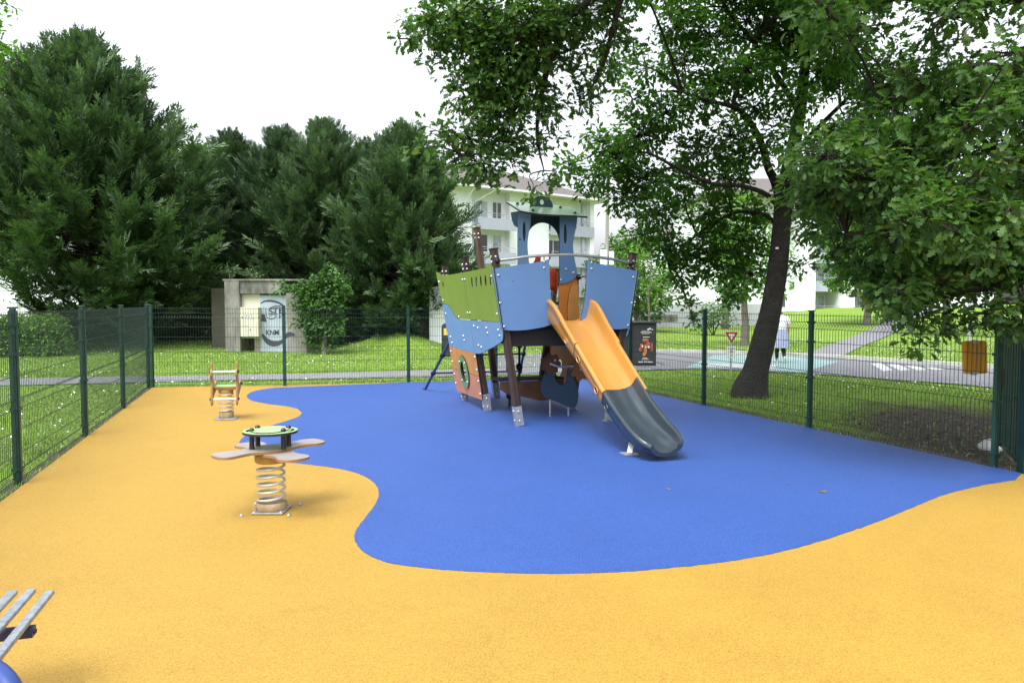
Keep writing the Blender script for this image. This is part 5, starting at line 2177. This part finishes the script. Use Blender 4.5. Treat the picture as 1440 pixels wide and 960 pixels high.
for a in (.15, 2.2):
    mb.tube([(a, y0 - .06, ze - .08), (a - .6, -.15, ze - 1.5), (a - .6, -.1, 0)] if a < 1 else [(a, y0 - .06, ze - .08), (a - 1.6, -.15, ze - 1.15), (.48, -.06, ze - 1.6)], .05, 6)
build(mb, 'downpipe', 'gutter', bA)

# block B: right, mostly behind leaves
B0 = Vector((P(1000, 440, 66).x, 66, terrain(20, 66)))
bB = thing('apartment_block', B0, 'pale apartment block with grey balconies behind the leaning tree on the right', 'building', rz=radians(4))
k = 66 / F


def BX(px):
    return (px - 1000) * k


mb = MB()
HB = 11.0
bx(mb, BX(1000), BX(1085), .6, 12, -.5, HB)
bx(mb, BX(1120), BX(1146), -.6, 12, -.5, HB)
bx(mb, BX(1186), BX(1207), -.2, 12, -.5, HB)
bx(mb, BX(1255), BX(1290), -.2, 12, -.5, HB)
bx(mb, BX(1330), BX(1420), .3, 12, -.5, HB)
build(mb, 'wall', 'white wall', bB)
mb = MB()
bx(mb, BX(1085) + .003, BX(1120) - .003, 1.0, 11.9, -.5, HB - .01)
build(mb, 'wall', 'cool wall', bB)
mb = MB()
bx(mb, BX(1146) + .003, BX(1186) - .003, 2.2, 11.9, -.5, HB - .01)
bx(mb, BX(1207) + .003, BX(1255) - .003, 2.2, 11.9, -.5, HB - .01)
bx(mb, BX(1290) + .003, BX(1330) - .003, 2.2, 11.9, -.5, HB - .01)
build(mb, 'wall', 'cream wall', bB)
for a, b in ((1146, 1186), (1207, 1255), (1290, 1330)):
    for z in (.0, 2.6, 5.2, 7.8):
        mb = MB()
        bx(mb, BX(a) + .004, BX(b) - .004, .1, 2.198, z - .16, z)
        s = build(mb, 'balcony', 'cool wall', bB)
        mb = MB()
        bx(mb, BX(a) + .004, BX(b) - .004, .0, .098, z - .20, z + .75)
        build(mb, 'parapet', 'parapet', s)
        rail(s, BX(a) + .05, BX(b) - .05, .05, z + .751, z + 1.05)
        window(bB, BX(a) + .4, 2.2, z + .05, .9, 2.05, 'glass', 0)
        window(bB, BX(a) + 1.5, 2.2, z + .05, .8, 2.05, 'curtain glass', 0)
for z in (.9, 3.5, 6.1, 8.7):
    window(bB, BX(1101), 1.0, z, .9, 1.3, 'glass', 0)
    window(bB, BX(1030), .6, z, 1.2, 1.2, 'glass', 1)
mb = MB()
for z in (2.0, 4.6, 7.2):
    bx(mb, BX(1194), BX(1194) + .35, -.26, -.203, z, z + .45)
build(mb, 'vent', 'grey wall', bB)
mb = MB()
xa, xb = BX(990), BX(1430)
mb.add([(xa, -1.4, HB), (xb, -1.4, HB), (xb, 13, HB), (xa, 13, HB), (xa + 4, 5.8, HB + 2.6), (xb - 4, 5.8, HB + 2.6)], [(0, 1, 5, 4), (1, 2, 5), (2, 3, 4, 5), (3, 0, 4), (0, 3, 2, 1)])
build(mb, 'roof', 'tiles', bB)

# house C: between block A and B, farther back
C0 = Vector((P(925, 440, 80).x, 80, terrain(16, 80)))
bC = thing('white_house', C0, 'white house with dark ground-floor openings beyond the low grey wall', 'building', rz=radians(6))
kc = 80 / F
mb = MB()
bx(mb, 0, 7.6, 0, 9, -.5, 8.6)
build(mb, 'wall', 'white wall', bC)
for x, z, w, h in ((.25, -.2, .55, 2.2), (1.1, -.2, .5, 2.2), (3.2, .4, 1.3, 1.4), (3.2, 3.4, 1.3, 1.4), (.6, 3.4, 1.0, 1.4), (.6, 6.2, 1.0, 1.4), (3.2, 6.2, 1.3, 1.4)):
    window(bC, x, 0, z, w, h, 'glass', 0)
mb = MB()
mb.add([(-.6, -.6, 8.6), (8.2, -.6, 8.6), (8.2, 9.6, 8.6), (-.6, 9.6, 8.6), (2.5, 4.5, 10.6), (5, 4.5, 10.6)], [(0, 1, 5, 4), (1, 2, 5), (2, 3, 4, 5), (3, 0, 4), (0, 3, 2, 1)])
rf = build(mb, 'roof', 'tiles', bC)
mb = MB()
mb.tube([(2.2, -.08, -.4), (2.2, -.08, 8.5)], .05, 6)
mb.tube([(2.6, -.08, -.4), (2.6, -.08, 8.5)], .05, 6)
build(mb, 'downpipe', 'gutter', bC)

# low house far behind block A (only its roof corner shows)
D0_ = Vector((P(838, 440, 95).x, 95, terrain(11, 95)))
bD = thing('small_house', D0_, 'distant house whose brown roof shows just right of the apartment block', 'building', rz=radians(10))
mb = MB()
bx(mb, -6, 6.5, 0, 8, -.5, 5.0)
build(mb, 'wall', 'white wall', bD)
mb = MB()
mb.add([(-6.5, -.5, 5), (7, -.5, 5), (7, 8.5, 5), (-6.5, 8.5, 5), (-3, 4, 7.2), (3.5, 4, 7.2)], [(0, 1, 5, 4), (1, 2, 5), (2, 3, 4, 5), (3, 0, 4), (0, 3, 2, 1)])
build(mb, 'roof', 'tiles', bD)
window(bD, 1, 0, 1.2, 1.4, 1.4)

# low grey wall with a ledge, right of the container
w0, w1 = P(862, 458, 50), P(1085, 458, 52)
mb = MB()
zg = terrain(12, 50)
mb.bar((w0.x, 50, zg + .45), (w1.x, 52, zg + .55), 2.2, .35, up=(0, 1, 0))
t = thing('low_wall', (w0.lerp(w1, .5).x, 51, zg), 'low grey retaining wall between the far lawn and the white house', 'wall')
build(mb, 'wall', 'grey wall', t, True)
mb = MB()
p0, p1 = P(903, 455, 49.2), P(953, 455, 49.2)
mb.bar((p0.x, 49.3, zg + .62), (p1.x, 49.5, zg + .66), .5, .55, up=(0, 1, 0))
build(mb, 'ledge', 'stained concrete', t, True)

# white wall building far left
E0 = Vector((P(-40, 440, 46).x, 46, terrain(-34, 46)))
bE = thing('white_building', E0, 'low white building seen over the hedge at the left', 'building', rz=radians(-3))
ke = 46 / F
mb = MB()
bx(mb, -8, (26 + 40) * ke, 0, 8, -.5, 3.35)
build(mb, 'wall', 'white wall', bE)
mb = MB()
bx(mb, (26 + 40) * ke + .003, (86 + 40) * ke + 3, .25, 8, -.5, 3.15)
build(mb, 'wall', 'cool wall', bE)
mb = MB()
bx(mb, -8.1, (26 + 40) * ke + .1, -.12, 8.1, 3.353, 3.5)
build(mb, 'roof_edge', 'grey wall', bE)
mb = MB()
for px in (32, 62):
    mb.dome(((px + 40) * ke, .25, 1.95), (0, -1, 0), .09, .06)
build(mb, 'vent', 'parapet', bE)

# small white transformer building behind the bow
Fd = 27.6
F0 = P(604, 492, Fd)
bF = thing('utility_building', (F0.x, Fd, terrain(F0.x, Fd)), 'small white utility building behind the bow of the ship', 'building')
kf = Fd / F
mb = MB()
bx(mb, 0, 1.9, 0, 2.4, -.2, 1.98)
build(mb, 'wall', 'white wall', bF)
mb = MB()
mb.add([(-.03, -.05, 1.983), (1.95, -.05, 2.28), (1.95, 2.5, 2.28), (-.03, 2.5, 1.983), (-.03, -.05, 1.93), (1.95, -.05, 1.983), (1.95, 2.5, 1.983), (-.03, 2.5, 1.93)], [(0, 1, 2, 3), (4, 7, 6, 5), (0, 4, 5, 1), (1, 5, 6, 2), (2, 6, 7, 3), (3, 7, 4, 0)])
build(mb, 'roof', 'cool wall', bF)
mb = MB()
bx(mb, -.45, -.004, .5, 2.4, -.2, 1.8)
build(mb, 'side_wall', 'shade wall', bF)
mb = MB()
text_mb(mb, 'LE R', .20, lambda u, v: Vector((.22 + u * 1.1, -.004, 1.42 + v)), 0, .001)
build(mb, 'graffiti', 'parapet', bF)

# ------------------------------------------------------------------ street things
# black container in front of the utility building
c0 = P(621, 493, 23.5)
kk = 23.5 / F
t = thing('recycling_container', (c0.x, 23.5, terrain(c0.x, 23.5)), 'black rounded-top container with a yellow label behind the bow of the ship', 'container')
mb = MB()
prof = [(0, 0), (.80, 0), (.80, .98)] + [(.40 + .40 * cos(a), .98 + .16 * sin(a)) for a in np.linspace(.2, pi - .2, 9)] + [(0, .98)]
mb.prism(prof, [], lambda u, v, w: Vector((u, .8 - w, v)), .8, 0, 0)
bd = build(mb, 'body', 'bin black', t)
mb = MB()
bx(mb, .07, .30, -.012, -.003, .70, .92)
build(mb, 'label_plate', 'poster yellow', bd)
mb = MB()
for z in (.30, .56):
    bx(mb, -.01, .81, -.014, -.002, z, z + .02)
build(mb, 'seam', 'deck dark', bd)

# poster container right of the ship
c0 = P(872, 513, 20.2)
kp_ = 20.2 / F
t = thing('poster_container', (c0.x, 20.2, terrain(c0.x, 20.2)), 'dark recycling container with an orange and white poster by the road', 'container')
x0_, x1_, zt = .20, (923 - 872) * kp_, (513 - 455) * kp_ + .05
mb = MB()
mb.box((x0_ - .25, 0, .03), (x1_, .9, zt), None, 0, .02)
bd = build(mb, 'body', 'bin black', t)
mb = MB()
mb.box((x0_ - .32, -.05, zt + .002), (x1_ + .02, .95, zt + .05), None, 0, .01)
build(mb, 'lid', 'bin black', bd)
mb = MB()
mb.box((x0_ - .2, .05, -.05), (x1_ + .15, .95, .028))
build(mb, 'base_slab', 'kerb', t)
pw0, pw1 = x1_ - .62, x1_ - .03
mb = MB()
bx(mb, pw0, pw1, -.012, -.003, .08, zt - .03)
ps = build(mb, 'poster', 'poster dark', bd)


def rows(name, m, lst):
    mb = MB()
    for u0, u1, v0, v1 in lst:
        bx(mb, pw0 + (pw1 - pw0) * u0, pw0 + (pw1 - pw0) * u1, -.0165, -.0125, .08 + (zt - .11) * v0, .08 + (zt - .11) * v1)
    build(mb, name, m, ps)


rows('poster_text', 'sign white', [(.38, .72, .835, .85), (.30, .80, .795, .812), (.40, .72, .675, .69), (.62, .68, .86, .90), (.70, .78, .875, .915), (.80, .88, .865, .885), (.40, .62, .135, .15), (.35, .70, .105, .115), (.20, .42, .035, .055), (.46, .60, .04, .058), (.64, .86, .035, .055)])
rows('poster_text', 'poster yellow', [(.36, .70, .76, .774)])


def patch(name, m, lst):
    mb = MB()
    for cu, cv, a, b_, rr in lst:
        mb.prism(crom([(cu + a * cos(t_) * (1 + .25 * sin(3 * t_ + rr)), cv + b_ * sin(t_) * (1 + .2 * cos(2 * t_ + rr))) for t_ in np.linspace(0, 2 * pi, 9)[:-1]], 3, True), [],
                 lambda u, v, w: Vector((pw0 + (pw1 - pw0) * u, -.0125 - w - .001 * rr, .08 + (zt - .11) * v)), .002, 0, 0)
    build(mb, name, m, ps)


patch('poster_picture', 'poster red', [(.36, .45, .08, .07, 1), (.62, .52, .10, .07, 2), (.82, .44, .05, .11, 3), (.28, .36, .06, .05, 1.5)])
patch('poster_picture', 'poster orange', [(.52, .60, .14, .05, 0), (.52, .36, .07, .12, 2.5), (.45, .24, .05, .06, .5)])
patch('poster_picture', 'sign white', [(.38, .45, .035, .02, 4), (.55, .43, .03, .022, 4.2), (.68, .43, .045, .03, 4.4)])

# lamp pole with a control box, right of the apartment block
p = P(853, 452, 40)
zg = terrain(p.x, 40)
t = thing('lamp_pole', (p.x, 40, zg), 'tall pale lamp pole with a grey box beside the apartment block', 'lamp pole')
mb = MB()
mb.lathe((p.x, 40, zg), [(.13, -.1), (.12, 1.2), (.10, 4), (.075, 8.4)], 12)
po = build(mb, 'pole', 'concrete', t, True)
mb = MB()
mb.tube([(p.x, 40, zg + 8.35), (p.x + .3, 40, zg + 8.65), (p.x + 1.0, 40, zg + 8.75)], .04, 6)
ar = build(mb, 'arm', 'pole grey', po, True)
mb = MB()
mb.lathe((p.x + 1.25, 40, zg + 8.70), [(.05, 0), (.14, .03), (.14, .10), (.05, .15)], 12, (0, 0, 1))
build(mb, 'lamp_head', 'pole grey', t, True)
a, b = P(843, 375, 40), P(852, 352, 40)
mb = MB()
mb.box((a.x, 39.55, a.z), (b.x - .02, 39.86, b.z), None, 0, .02)
mb.box((b.x - .02, 39.7, a.z + .1), (b.x + .05, 39.9, b.z - .1))
build(mb, 'control_box', 'cool wall', t, True)
a, b = P(856, 373, 40), P(862, 354, 40)
mb = MB()
mb.box((a.x - .02, 39.6, a.z), (b.x, 39.86, b.z), None, 0, .02)
build(mb, 'control_box', 'cool wall', t, True)

# yield sign with a plate
D_ = 18.6
p = P(1027.5, 520, D_)
zg = terrain(p.x, D_)
t = thing('yield_sign', (p.x, D_, zg), 'red and white yield sign with a white plate on a short post', 'road sign')
mb = MB()
mb.tube([(p.x, D_, zg - .1), (p.x, D_, zg + 1.03)], .024, 8)
build(mb, 'post', 'pole grey', t, True)


def tri(cx, cz, r, k=.0):
    o = []
    for q in range(3):
        a0 = pi / 2 + pi + q * 2 * pi / 3
        for j in (-1, 0, 1):
            a = a0 + j * .5
            rr = r * .12
            o.append((cx + (r - rr) * cos(a0) + rr * cos(a), cz + (r - rr) * sin(a0) + rr * sin(a)))
    return o


cz = P(1027.5, 472, D_).z
fn2 = lambda off: (lambda u, v, w: Vector((p.x + u, D_ - .03 - off - w, v)))
mb = MB()
mb.prism(tri(0, cz, .195), [], fn2(0), .004, 0, 0)
sg = build(mb, 'sign_plate', 'sign white', t, True)
mb = MB()
mb.prism(tri(0, cz, .180), [tri(0, cz, .098)], fn2(.005), .003, 0, 0)
build(mb, 'sign_border', 'sign red', sg, True)
a, b = P(1021.5, 503, D_), P(1034, 486.5, D_)
mb = MB()
mb.box((a.x, D_ - .034, a.z), (b.x, D_ - .030, b.z))
pl = build(mb, 'lower_plate', 'sign white', t, True)
mb = MB()
for f0, f1, g0, g1 in ((.18, .82, .80, .86), (.42, .60, .42, .72), (.30, .74, .50, .56), (.40, .62, .16, .30), (.36, .68, .88, .90)):
    mb.box((a.x + (b.x - a.x) * f0, D_ - .0375, a.z + (b.z - a.z) * g0), (a.x + (b.x - a.x) * f1, D_ - .0345, a.z + (b.z - a.z) * g1))
build(mb, 'plate_mark', 'grey wall', pl, True)

# sign pole behind the orange board
D2 = 21.5
p = P(1361, 514, D2)
zg = terrain(p.x, D2)
t = thing('sign_post', (p.x, D2, zg), 'pale sign post with a small blue sign among the oak leaves', 'road sign')
mb = MB()
top = P(1363, 396, D2)
mb.tube([(p.x, D2, zg - .1), (p.x, D2, top.z)], .045, 10)
build(mb, 'post', 'pole grey', t, True)
q = P(1362, 405, D2)
mb = MB()
mb.box((p.x - .2, D2 - .065, q.z - .2), (p.x + .2, D2 - .05, q.z + .2))
build(mb, 'sign_plate', 'sign blue', t, True)

# ------------------------------------------------------------------ person walking away
D3 = 21.6
pp = P(1097.5, 508, D3)
zg = terrain(pp.x, D3) + .03
per = thing('person', (pp.x, D3, zg), 'person in white top and grey plaid skirt walking away behind the leaning tree', 'person', rz=radians(-8))


def skin(chain_v, edges, radii, root, name, m, parent, sub=2):
    me = bpy.data.meshes.new(name)
    me.from_pydata([Vector(v) for v in chain_v], edges, [])
    o = bpy.data.objects.new(name, me)
    COL.objects.link(o)
    o.modifiers.new('skin', 'SKIN')
    if not me.skin_vertices:
        bpy.context.view_layer.objects.active = o
    lay = me.skin_vertices[0].data
    for i, r in enumerate(radii):
        lay[i].radius = (r, r) if not isinstance(r, tuple) else r
        lay[i].use_root = (i == root)
    s = o.modifiers.new('sub', 'SUBSURF')
    s.levels = s.render_levels = sub
    dg = bpy.context.evaluated_depsgraph_get()
    dg.update()
    m2 = bpy.data.meshes.new_from_object(o.evaluated_get(dg))
    bpy.data.objects.remove(o)
    m2.name = name
    m2.materials.clear()
    for x in (m if isinstance(m, list) else [m]):
        m2.materials.append(MATS[x])
    m2.polygons.foreach_set('use_smooth', [True] * len(m2.polygons))
    return m2


J = [(0, 0, .90), (0, .01, 1.06), (0, .03, 1.22), (0, .06, 1.34), (0, .09, 1.42), (-.02, .15, 1.48), (-.05, .19, 1.55), (-.06, .20, 1.60),
     (-.085, 0, .86), (-.09, .06, .47), (-.09, .10, .10), (-.09, .20, .04),          # left leg forward, planted
     (.085, 0, .86), (.075, .03, .47), (.06, -.24, .16), (.06, -.22, .04),           # right leg trailing, heel lifted
     (-.17, .06, 1.33), (-.22, .06, 1.07), (-.20, .14, .86), (-.20, .17, .79),
     (.17, .06, 1.33), (.23, .02, 1.07), (.22, .05, .86), (.22, .07, .78)]
E = [(0, 1), (1, 2), (2, 3), (3, 4), (4, 5), (5, 6), (6, 7), (0, 8), (8, 9), (9, 10), (10, 11), (0, 12), (12, 13), (13, 14), (14, 15), (3, 16), (16, 17), (17, 18), (18, 19), (3, 20), (20, 21), (21, 22), (22, 23)]
RR = [.13, .11, .115, .11, .055, .07, .095, .07, .085, .058, .04, .035, .085, .058, .04, .035, .055, .042, .03, .03, .055, .042, .03, .03]
body = skin(J, E, RR, 0, 'body', ['skin'], per)
place('body', body, per)
# clothes
mb = MB()


def ringed(mb, rings, n=20, fold=0.0, ph=0):
    vs, fs = [], []
    for i, (cx, cy, z, a, b_) in enumerate(rings):
        for k in range(n):
            t_ = 2 * pi * k / n
            f_ = 1 + fold * (i / max(1, len(rings) - 1)) * sin(5 * t_ + ph)
            vs.append((cx + a * f_ * cos(t_), cy + b_ * f_ * sin(t_), z))
    for i in range(len(rings) - 1):
        for k in range(n):
            fs.append((i * n + k, i * n + (k + 1) % n, (i + 1) * n + (k + 1) % n, (i + 1) * n + k))
    mb.add(vs, fs, 0, True)
    return mb


ringed(mb, [(0, .01, .93, .165, .135), (0, .015, 1.05, .16, .13), (0, .03, 1.2, .175, .135), (0, .055, 1.32, .19, .125), (0, .075, 1.40, .12, .10), (0, .09, 1.43, .075, .075)])
for s_ in (-1, 1):
    mb.tube([(s_ * .13, .06, 1.36), (s_ * .19, .06, 1.28), (s_ * .225, .055, 1.16)], [.075, .07, .066], 10)
build(mb, 'top', 'cloth white', per)
mb = MB()
ringed(mb, [(0, .01, 1.0, .165, .14), (0, 0, .9, .20, .16), (0, -.02, .70, .235, .20), (0, -.03, .45, .27, .24)], 30, .07)
build(mb, 'skirt', 'cloth plaid', per)
mb = MB()
mb.tube([(-.09, .055, .52), (-.09, .065, .47), (-.09, .085, .28), (-.09, .10, .14)], [.072, .066, .058, .046], 12)
mb.tube([(.075, .02, .52), (.075, .025, .46), (.066, -.12, .30), (.06, -.22, .19)], [.072, .066, .058, .046], 12)
build(mb, 'leggings', 'cloth black', per)
for nm, c_, el_ in (('shoe', (-.09, .16, .045), 0), ('shoe', (.06, -.235, .10), -1.0)):
    mb = MB()
    M = Matrix.Translation(c_) @ Matrix.Rotation(el_, 4, 'X')
    vs, fs = [], []
    sec = [(-.10, .030, .045), (-.07, .042, .055), (0, .045, .045), (.07, .048, .034), (.12, .036, .026), (.145, .012, .016)]
    for y, a, h in sec:
        for k in range(12):
            t_ = 2 * pi * k / 12
            vs.append(M @ Vector((a * cos(t_), y, max(-.04, h * sin(t_)))))
    for i in range(len(sec) - 1):
        for k in range(12):
            fs.append((i * 12 + k, i * 12 + (k + 1) % 12, (i + 1) * 12 + (k + 1) % 12, (i + 1) * 12 + k))
    fs += [tuple(range(12)), tuple(range(len(vs) - 12, len(vs)))]
    mb.add(vs, fs, 0, True)
    build(mb, nm, 'shoe', per)
mb = MB()
bm = bmesh.new()
bmesh.ops.create_uvsphere(bm, u_segments=14, v_segments=10, radius=1)
bm.verts.index_update()
mb.add([Vector((-.055 + v.co.x * .105, .185 + v.co.y * .115, 1.575 + v.co.z * .12)) for v in bm.verts], [[v.index for v in f.verts] for f in bm.faces if f.calc_center_median().y < .35 and f.calc_center_median().z > -.6], 0, True)
bm.free()
build(mb, 'hair', 'hair grey', per)
# fingers of the two hands, slightly curled
for s_, hx, hy in ((-1, -.20, .175), (1, .22, .075)):
    mb = MB()
    for k in range(4):
        u = -.018 + .012 * k
        l = (.05, .062, .058, .046)[k]
        mb.tube([(hx, hy + u, .77), (hx - s_ * .004, hy + u, .77 - l), (hx - s_ * .016, hy + u + .004, .77 - l - .025)], [.008, .0075, .006], 6)
    mb.tube([(hx, hy + .02, .80), (hx - s_ * .012, hy + .045, .77), (hx - s_ * .018, hy + .05, .745)], [.009, .008, .006], 6)
    build(mb, 'fingers', 'skin', per)

# ------------------------------------------------------------------ grass and daisies
def in_play(x, y):
    """inside the fenced surface"""
    n = len(play)
    c = False
    for i in range(n):
        (x1, y1), (x2, y2) = play[i], play[i - 1]
        if (y1 > y) != (y2 > y) and x < (x2 - x1) * (y - y1) / (y2 - y1) + x1:
            c = not c
    return c


roadpoly = gp((860, 523), (985, 520), (1129, 526), (1269, 536), (1401, 547), (1600, 575), (1600, 530), (1386, 517), (1269, 509), (1140, 501), (985, 495), (860, 495))
pathpoly = gp((-60, 545), (100, 541), (250, 537.5), (400, 535), (640, 530), (760, 527), (860, 524), (860, 514), (760, 518), (640, 520.5), (400, 527), (250, 529.5), (100, 531.5), (-60, 535.5))
sidepoly = gp((1121, 503), (1172, 506), (1222, 485), (1275, 471), (1345, 456), (1320, 452), (1260, 464), (1200, 477))


def pip(poly, X, Y):
    c = np.zeros(len(X), bool)
    n = len(poly)
    for i in range(n):
        (x1, y1), (x2, y2) = poly[i], poly[i - 1]
        if y1 == y2:
            continue
        k = ((y1 > Y) != (y2 > Y)) & (X < (x2 - x1) * (Y - y1) / (y2 - y1) + x1)
        c ^= k
    return c


TV = np.vectorize(terrain)


def scatter(rng, n, y0, y1, pw):
    Y = y0 + (y1 - y0) * rng.uniform(0, 1, n) ** pw
    X = rng.uniform(-.80, .80, n) * Y
    ok = ~pip(play, X, Y) & ~pip(roadpoly, X, Y) & ~pip(pathpoly, X, Y) & ~pip(sidepoly, X, Y)
    return X[ok], Y[ok]


rng = np.random.default_rng(99)
X, Y = scatter(rng, 210000, 5.5, 34, 1.25)
ca, sa = cos(radians(22)), sin(radians(22))
dx, dy = X - SOIL[0], Y - SOIL[1]
# same rotation as in the lawn material
rx_, ry_ = dx * ca - dy * sa, dx * sa + dy * ca
ds = np.sqrt((rx_ / 1.75) ** 2 + (ry_ / 4.6) ** 2)
keep = rng.uniform(0, 1, len(X)) < np.clip((ds - .55) / .6, .06, 1)
X, Y = X[keep], Y[keep]
Z = TV(X, Y)
n = len(X)
hgt = rng.uniform(.035, .085, n)
az = rng.uniform(0, 2 * pi, n)
wv = np.stack([np.cos(az), np.sin(az), np.zeros(n)], 1) * (.0055 + .00022 * Y)[:, None]
ln_ = rng.normal(0, .45, (n, 2))
b = np.stack([X, Y, Z - .005], 1)
tipv = b + np.stack([ln_[:, 0] * hgt, ln_[:, 1] * hgt, hgt], 1)
v = np.stack([b - wv, b + wv, tipv], 1).reshape(-1, 3)
tag(place('grass', npmesh('grass', v, np.arange(n * 3).reshape(n, 3), 'blade')), 'short green grass growing on the lawn outside the fence', 'grass', kind='stuff')
X, Y = scatter(rng, 16000, 8, 36, .8)
pat = np.sin(X * .9 + 1) + np.sin(Y * 1.1 + X * .4) + rng.normal(0, .7, len(X))
dx, dy = X - SOIL[0], Y - SOIL[1]
keep = (pat > -.1) & (np.sqrt(((dx * ca - dy * sa) / 1.75) ** 2 + ((dx * sa + dy * ca) / 4.6) ** 2) > 1.15)
X, Y = X[keep], Y[keep]
n = len(X)
Z = TV(X, Y) + rng.uniform(.05, .10, n)
r_ = rng.uniform(.012, .021, n)
k6 = np.arange(6) * pi / 3
tx, ty = rng.normal(0, .35, n), rng.normal(-.3, .35, n)
vv = np.stack([X[:, None] + r_[:, None] * np.cos(k6), Y[:, None] + r_[:, None] * np.sin(k6), Z[:, None] + r_[:, None] * (tx[:, None] * np.cos(k6) + ty[:, None] * np.sin(k6))], 2)
tag(place('daisies', npmesh('daisies', vv.reshape(-1, 3), np.arange(n * 6).reshape(n, 6), 'daisy')), 'tiny white daisies scattered over the lawn', 'flowers', kind='stuff')
# leaf litter on the bare soil
n = 1500
X = SOIL[0] + rng.normal(0, 1.1, n)
Y = SOIL[1] + rng.normal(0, 2.2, n)
ok = ~pip(play, X, Y)
X, Y = X[ok], Y[ok]
n = len(X)
pos = np.stack([X, Y, TV(X, Y) + .008], 1)
v, f = make_leaves(rng, pos, rng.normal(0, 1, (n, 3)) * [1, 1, .15], rng.normal(0, .3, (n, 3)) + [0, 0, 1], rng.uniform(.03, .09, n), 'oval', .2, .1)
tag(place('leaf_litter', npmesh('leaf_litter', v, f, 'debris')), 'dry leaves scattered on the bare soil outside the right fence', 'leaf litter', kind='stuff')

# ------------------------------------------------------------------ light: bright overcast sky
SUN_EL, SUN_AZ = radians(64), radians(-150)      # azimuth measured from +Y (view direction) clockwise; the sun stands left, slightly ahead
w = bpy.data.worlds.new('World')
SC.world = w
w.use_nodes = True
nt = w.node_tree
bg = nt.nodes['Background']
sky = nt.nodes.new('ShaderNodeTexSky')
sky.sky_type = 'NISHITA'
sky.sun_disc = False
sky.sun_elevation = SUN_EL
sky.sun_rotation = SUN_AZ
sky.air_density = 1.6
sky.dust_density = 5.0
sky.ozone_density = 1.0
hs = nt.nodes.new('ShaderNodeHueSaturation')
hs.inputs['Saturation'].default_value = .12
nt.links.new(sky.outputs[0], hs.inputs['Color'])
tn = nt.nodes.new('ShaderNodeVectorMath')
tn.operation = 'MULTIPLY'
tn.inputs[1].default_value = (.97, 1.0, 1.06)
nt.links.new(hs.outputs[0], tn.inputs[0])
nt.links.new(tn.outputs[0], bg.inputs['Color'])
bg.inputs['Strength'].default_value = .15
sd = bpy.data.lights.new('sun', 'SUN')
sd.energy = 1.25
sd.angle = radians(40)
sd.color = (1, .985, .96)
so = bpy.data.objects.new('sun', sd)
COL.objects.link(so)
dv = Vector((sin(SUN_AZ) * cos(SUN_EL), cos(SUN_AZ) * cos(SUN_EL), sin(SUN_EL)))
so.rotation_euler = (-dv).to_track_quat('-Z', 'Y').to_euler()
so.location = (-10, 5, 20)
vs_ = SC.view_settings
vs_.view_transform = 'Standard'
vs_.look = 'None'
vs_.gamma = 1
vs_.exposure = 1.3
vs_.use_curve_mapping = False
SC.cycles.max_bounces = 8
SC.cycles.diffuse_bounces = 4
SC.cycles.transmission_bounces = 4
SC.cycles.transparent_max_bounces = 4
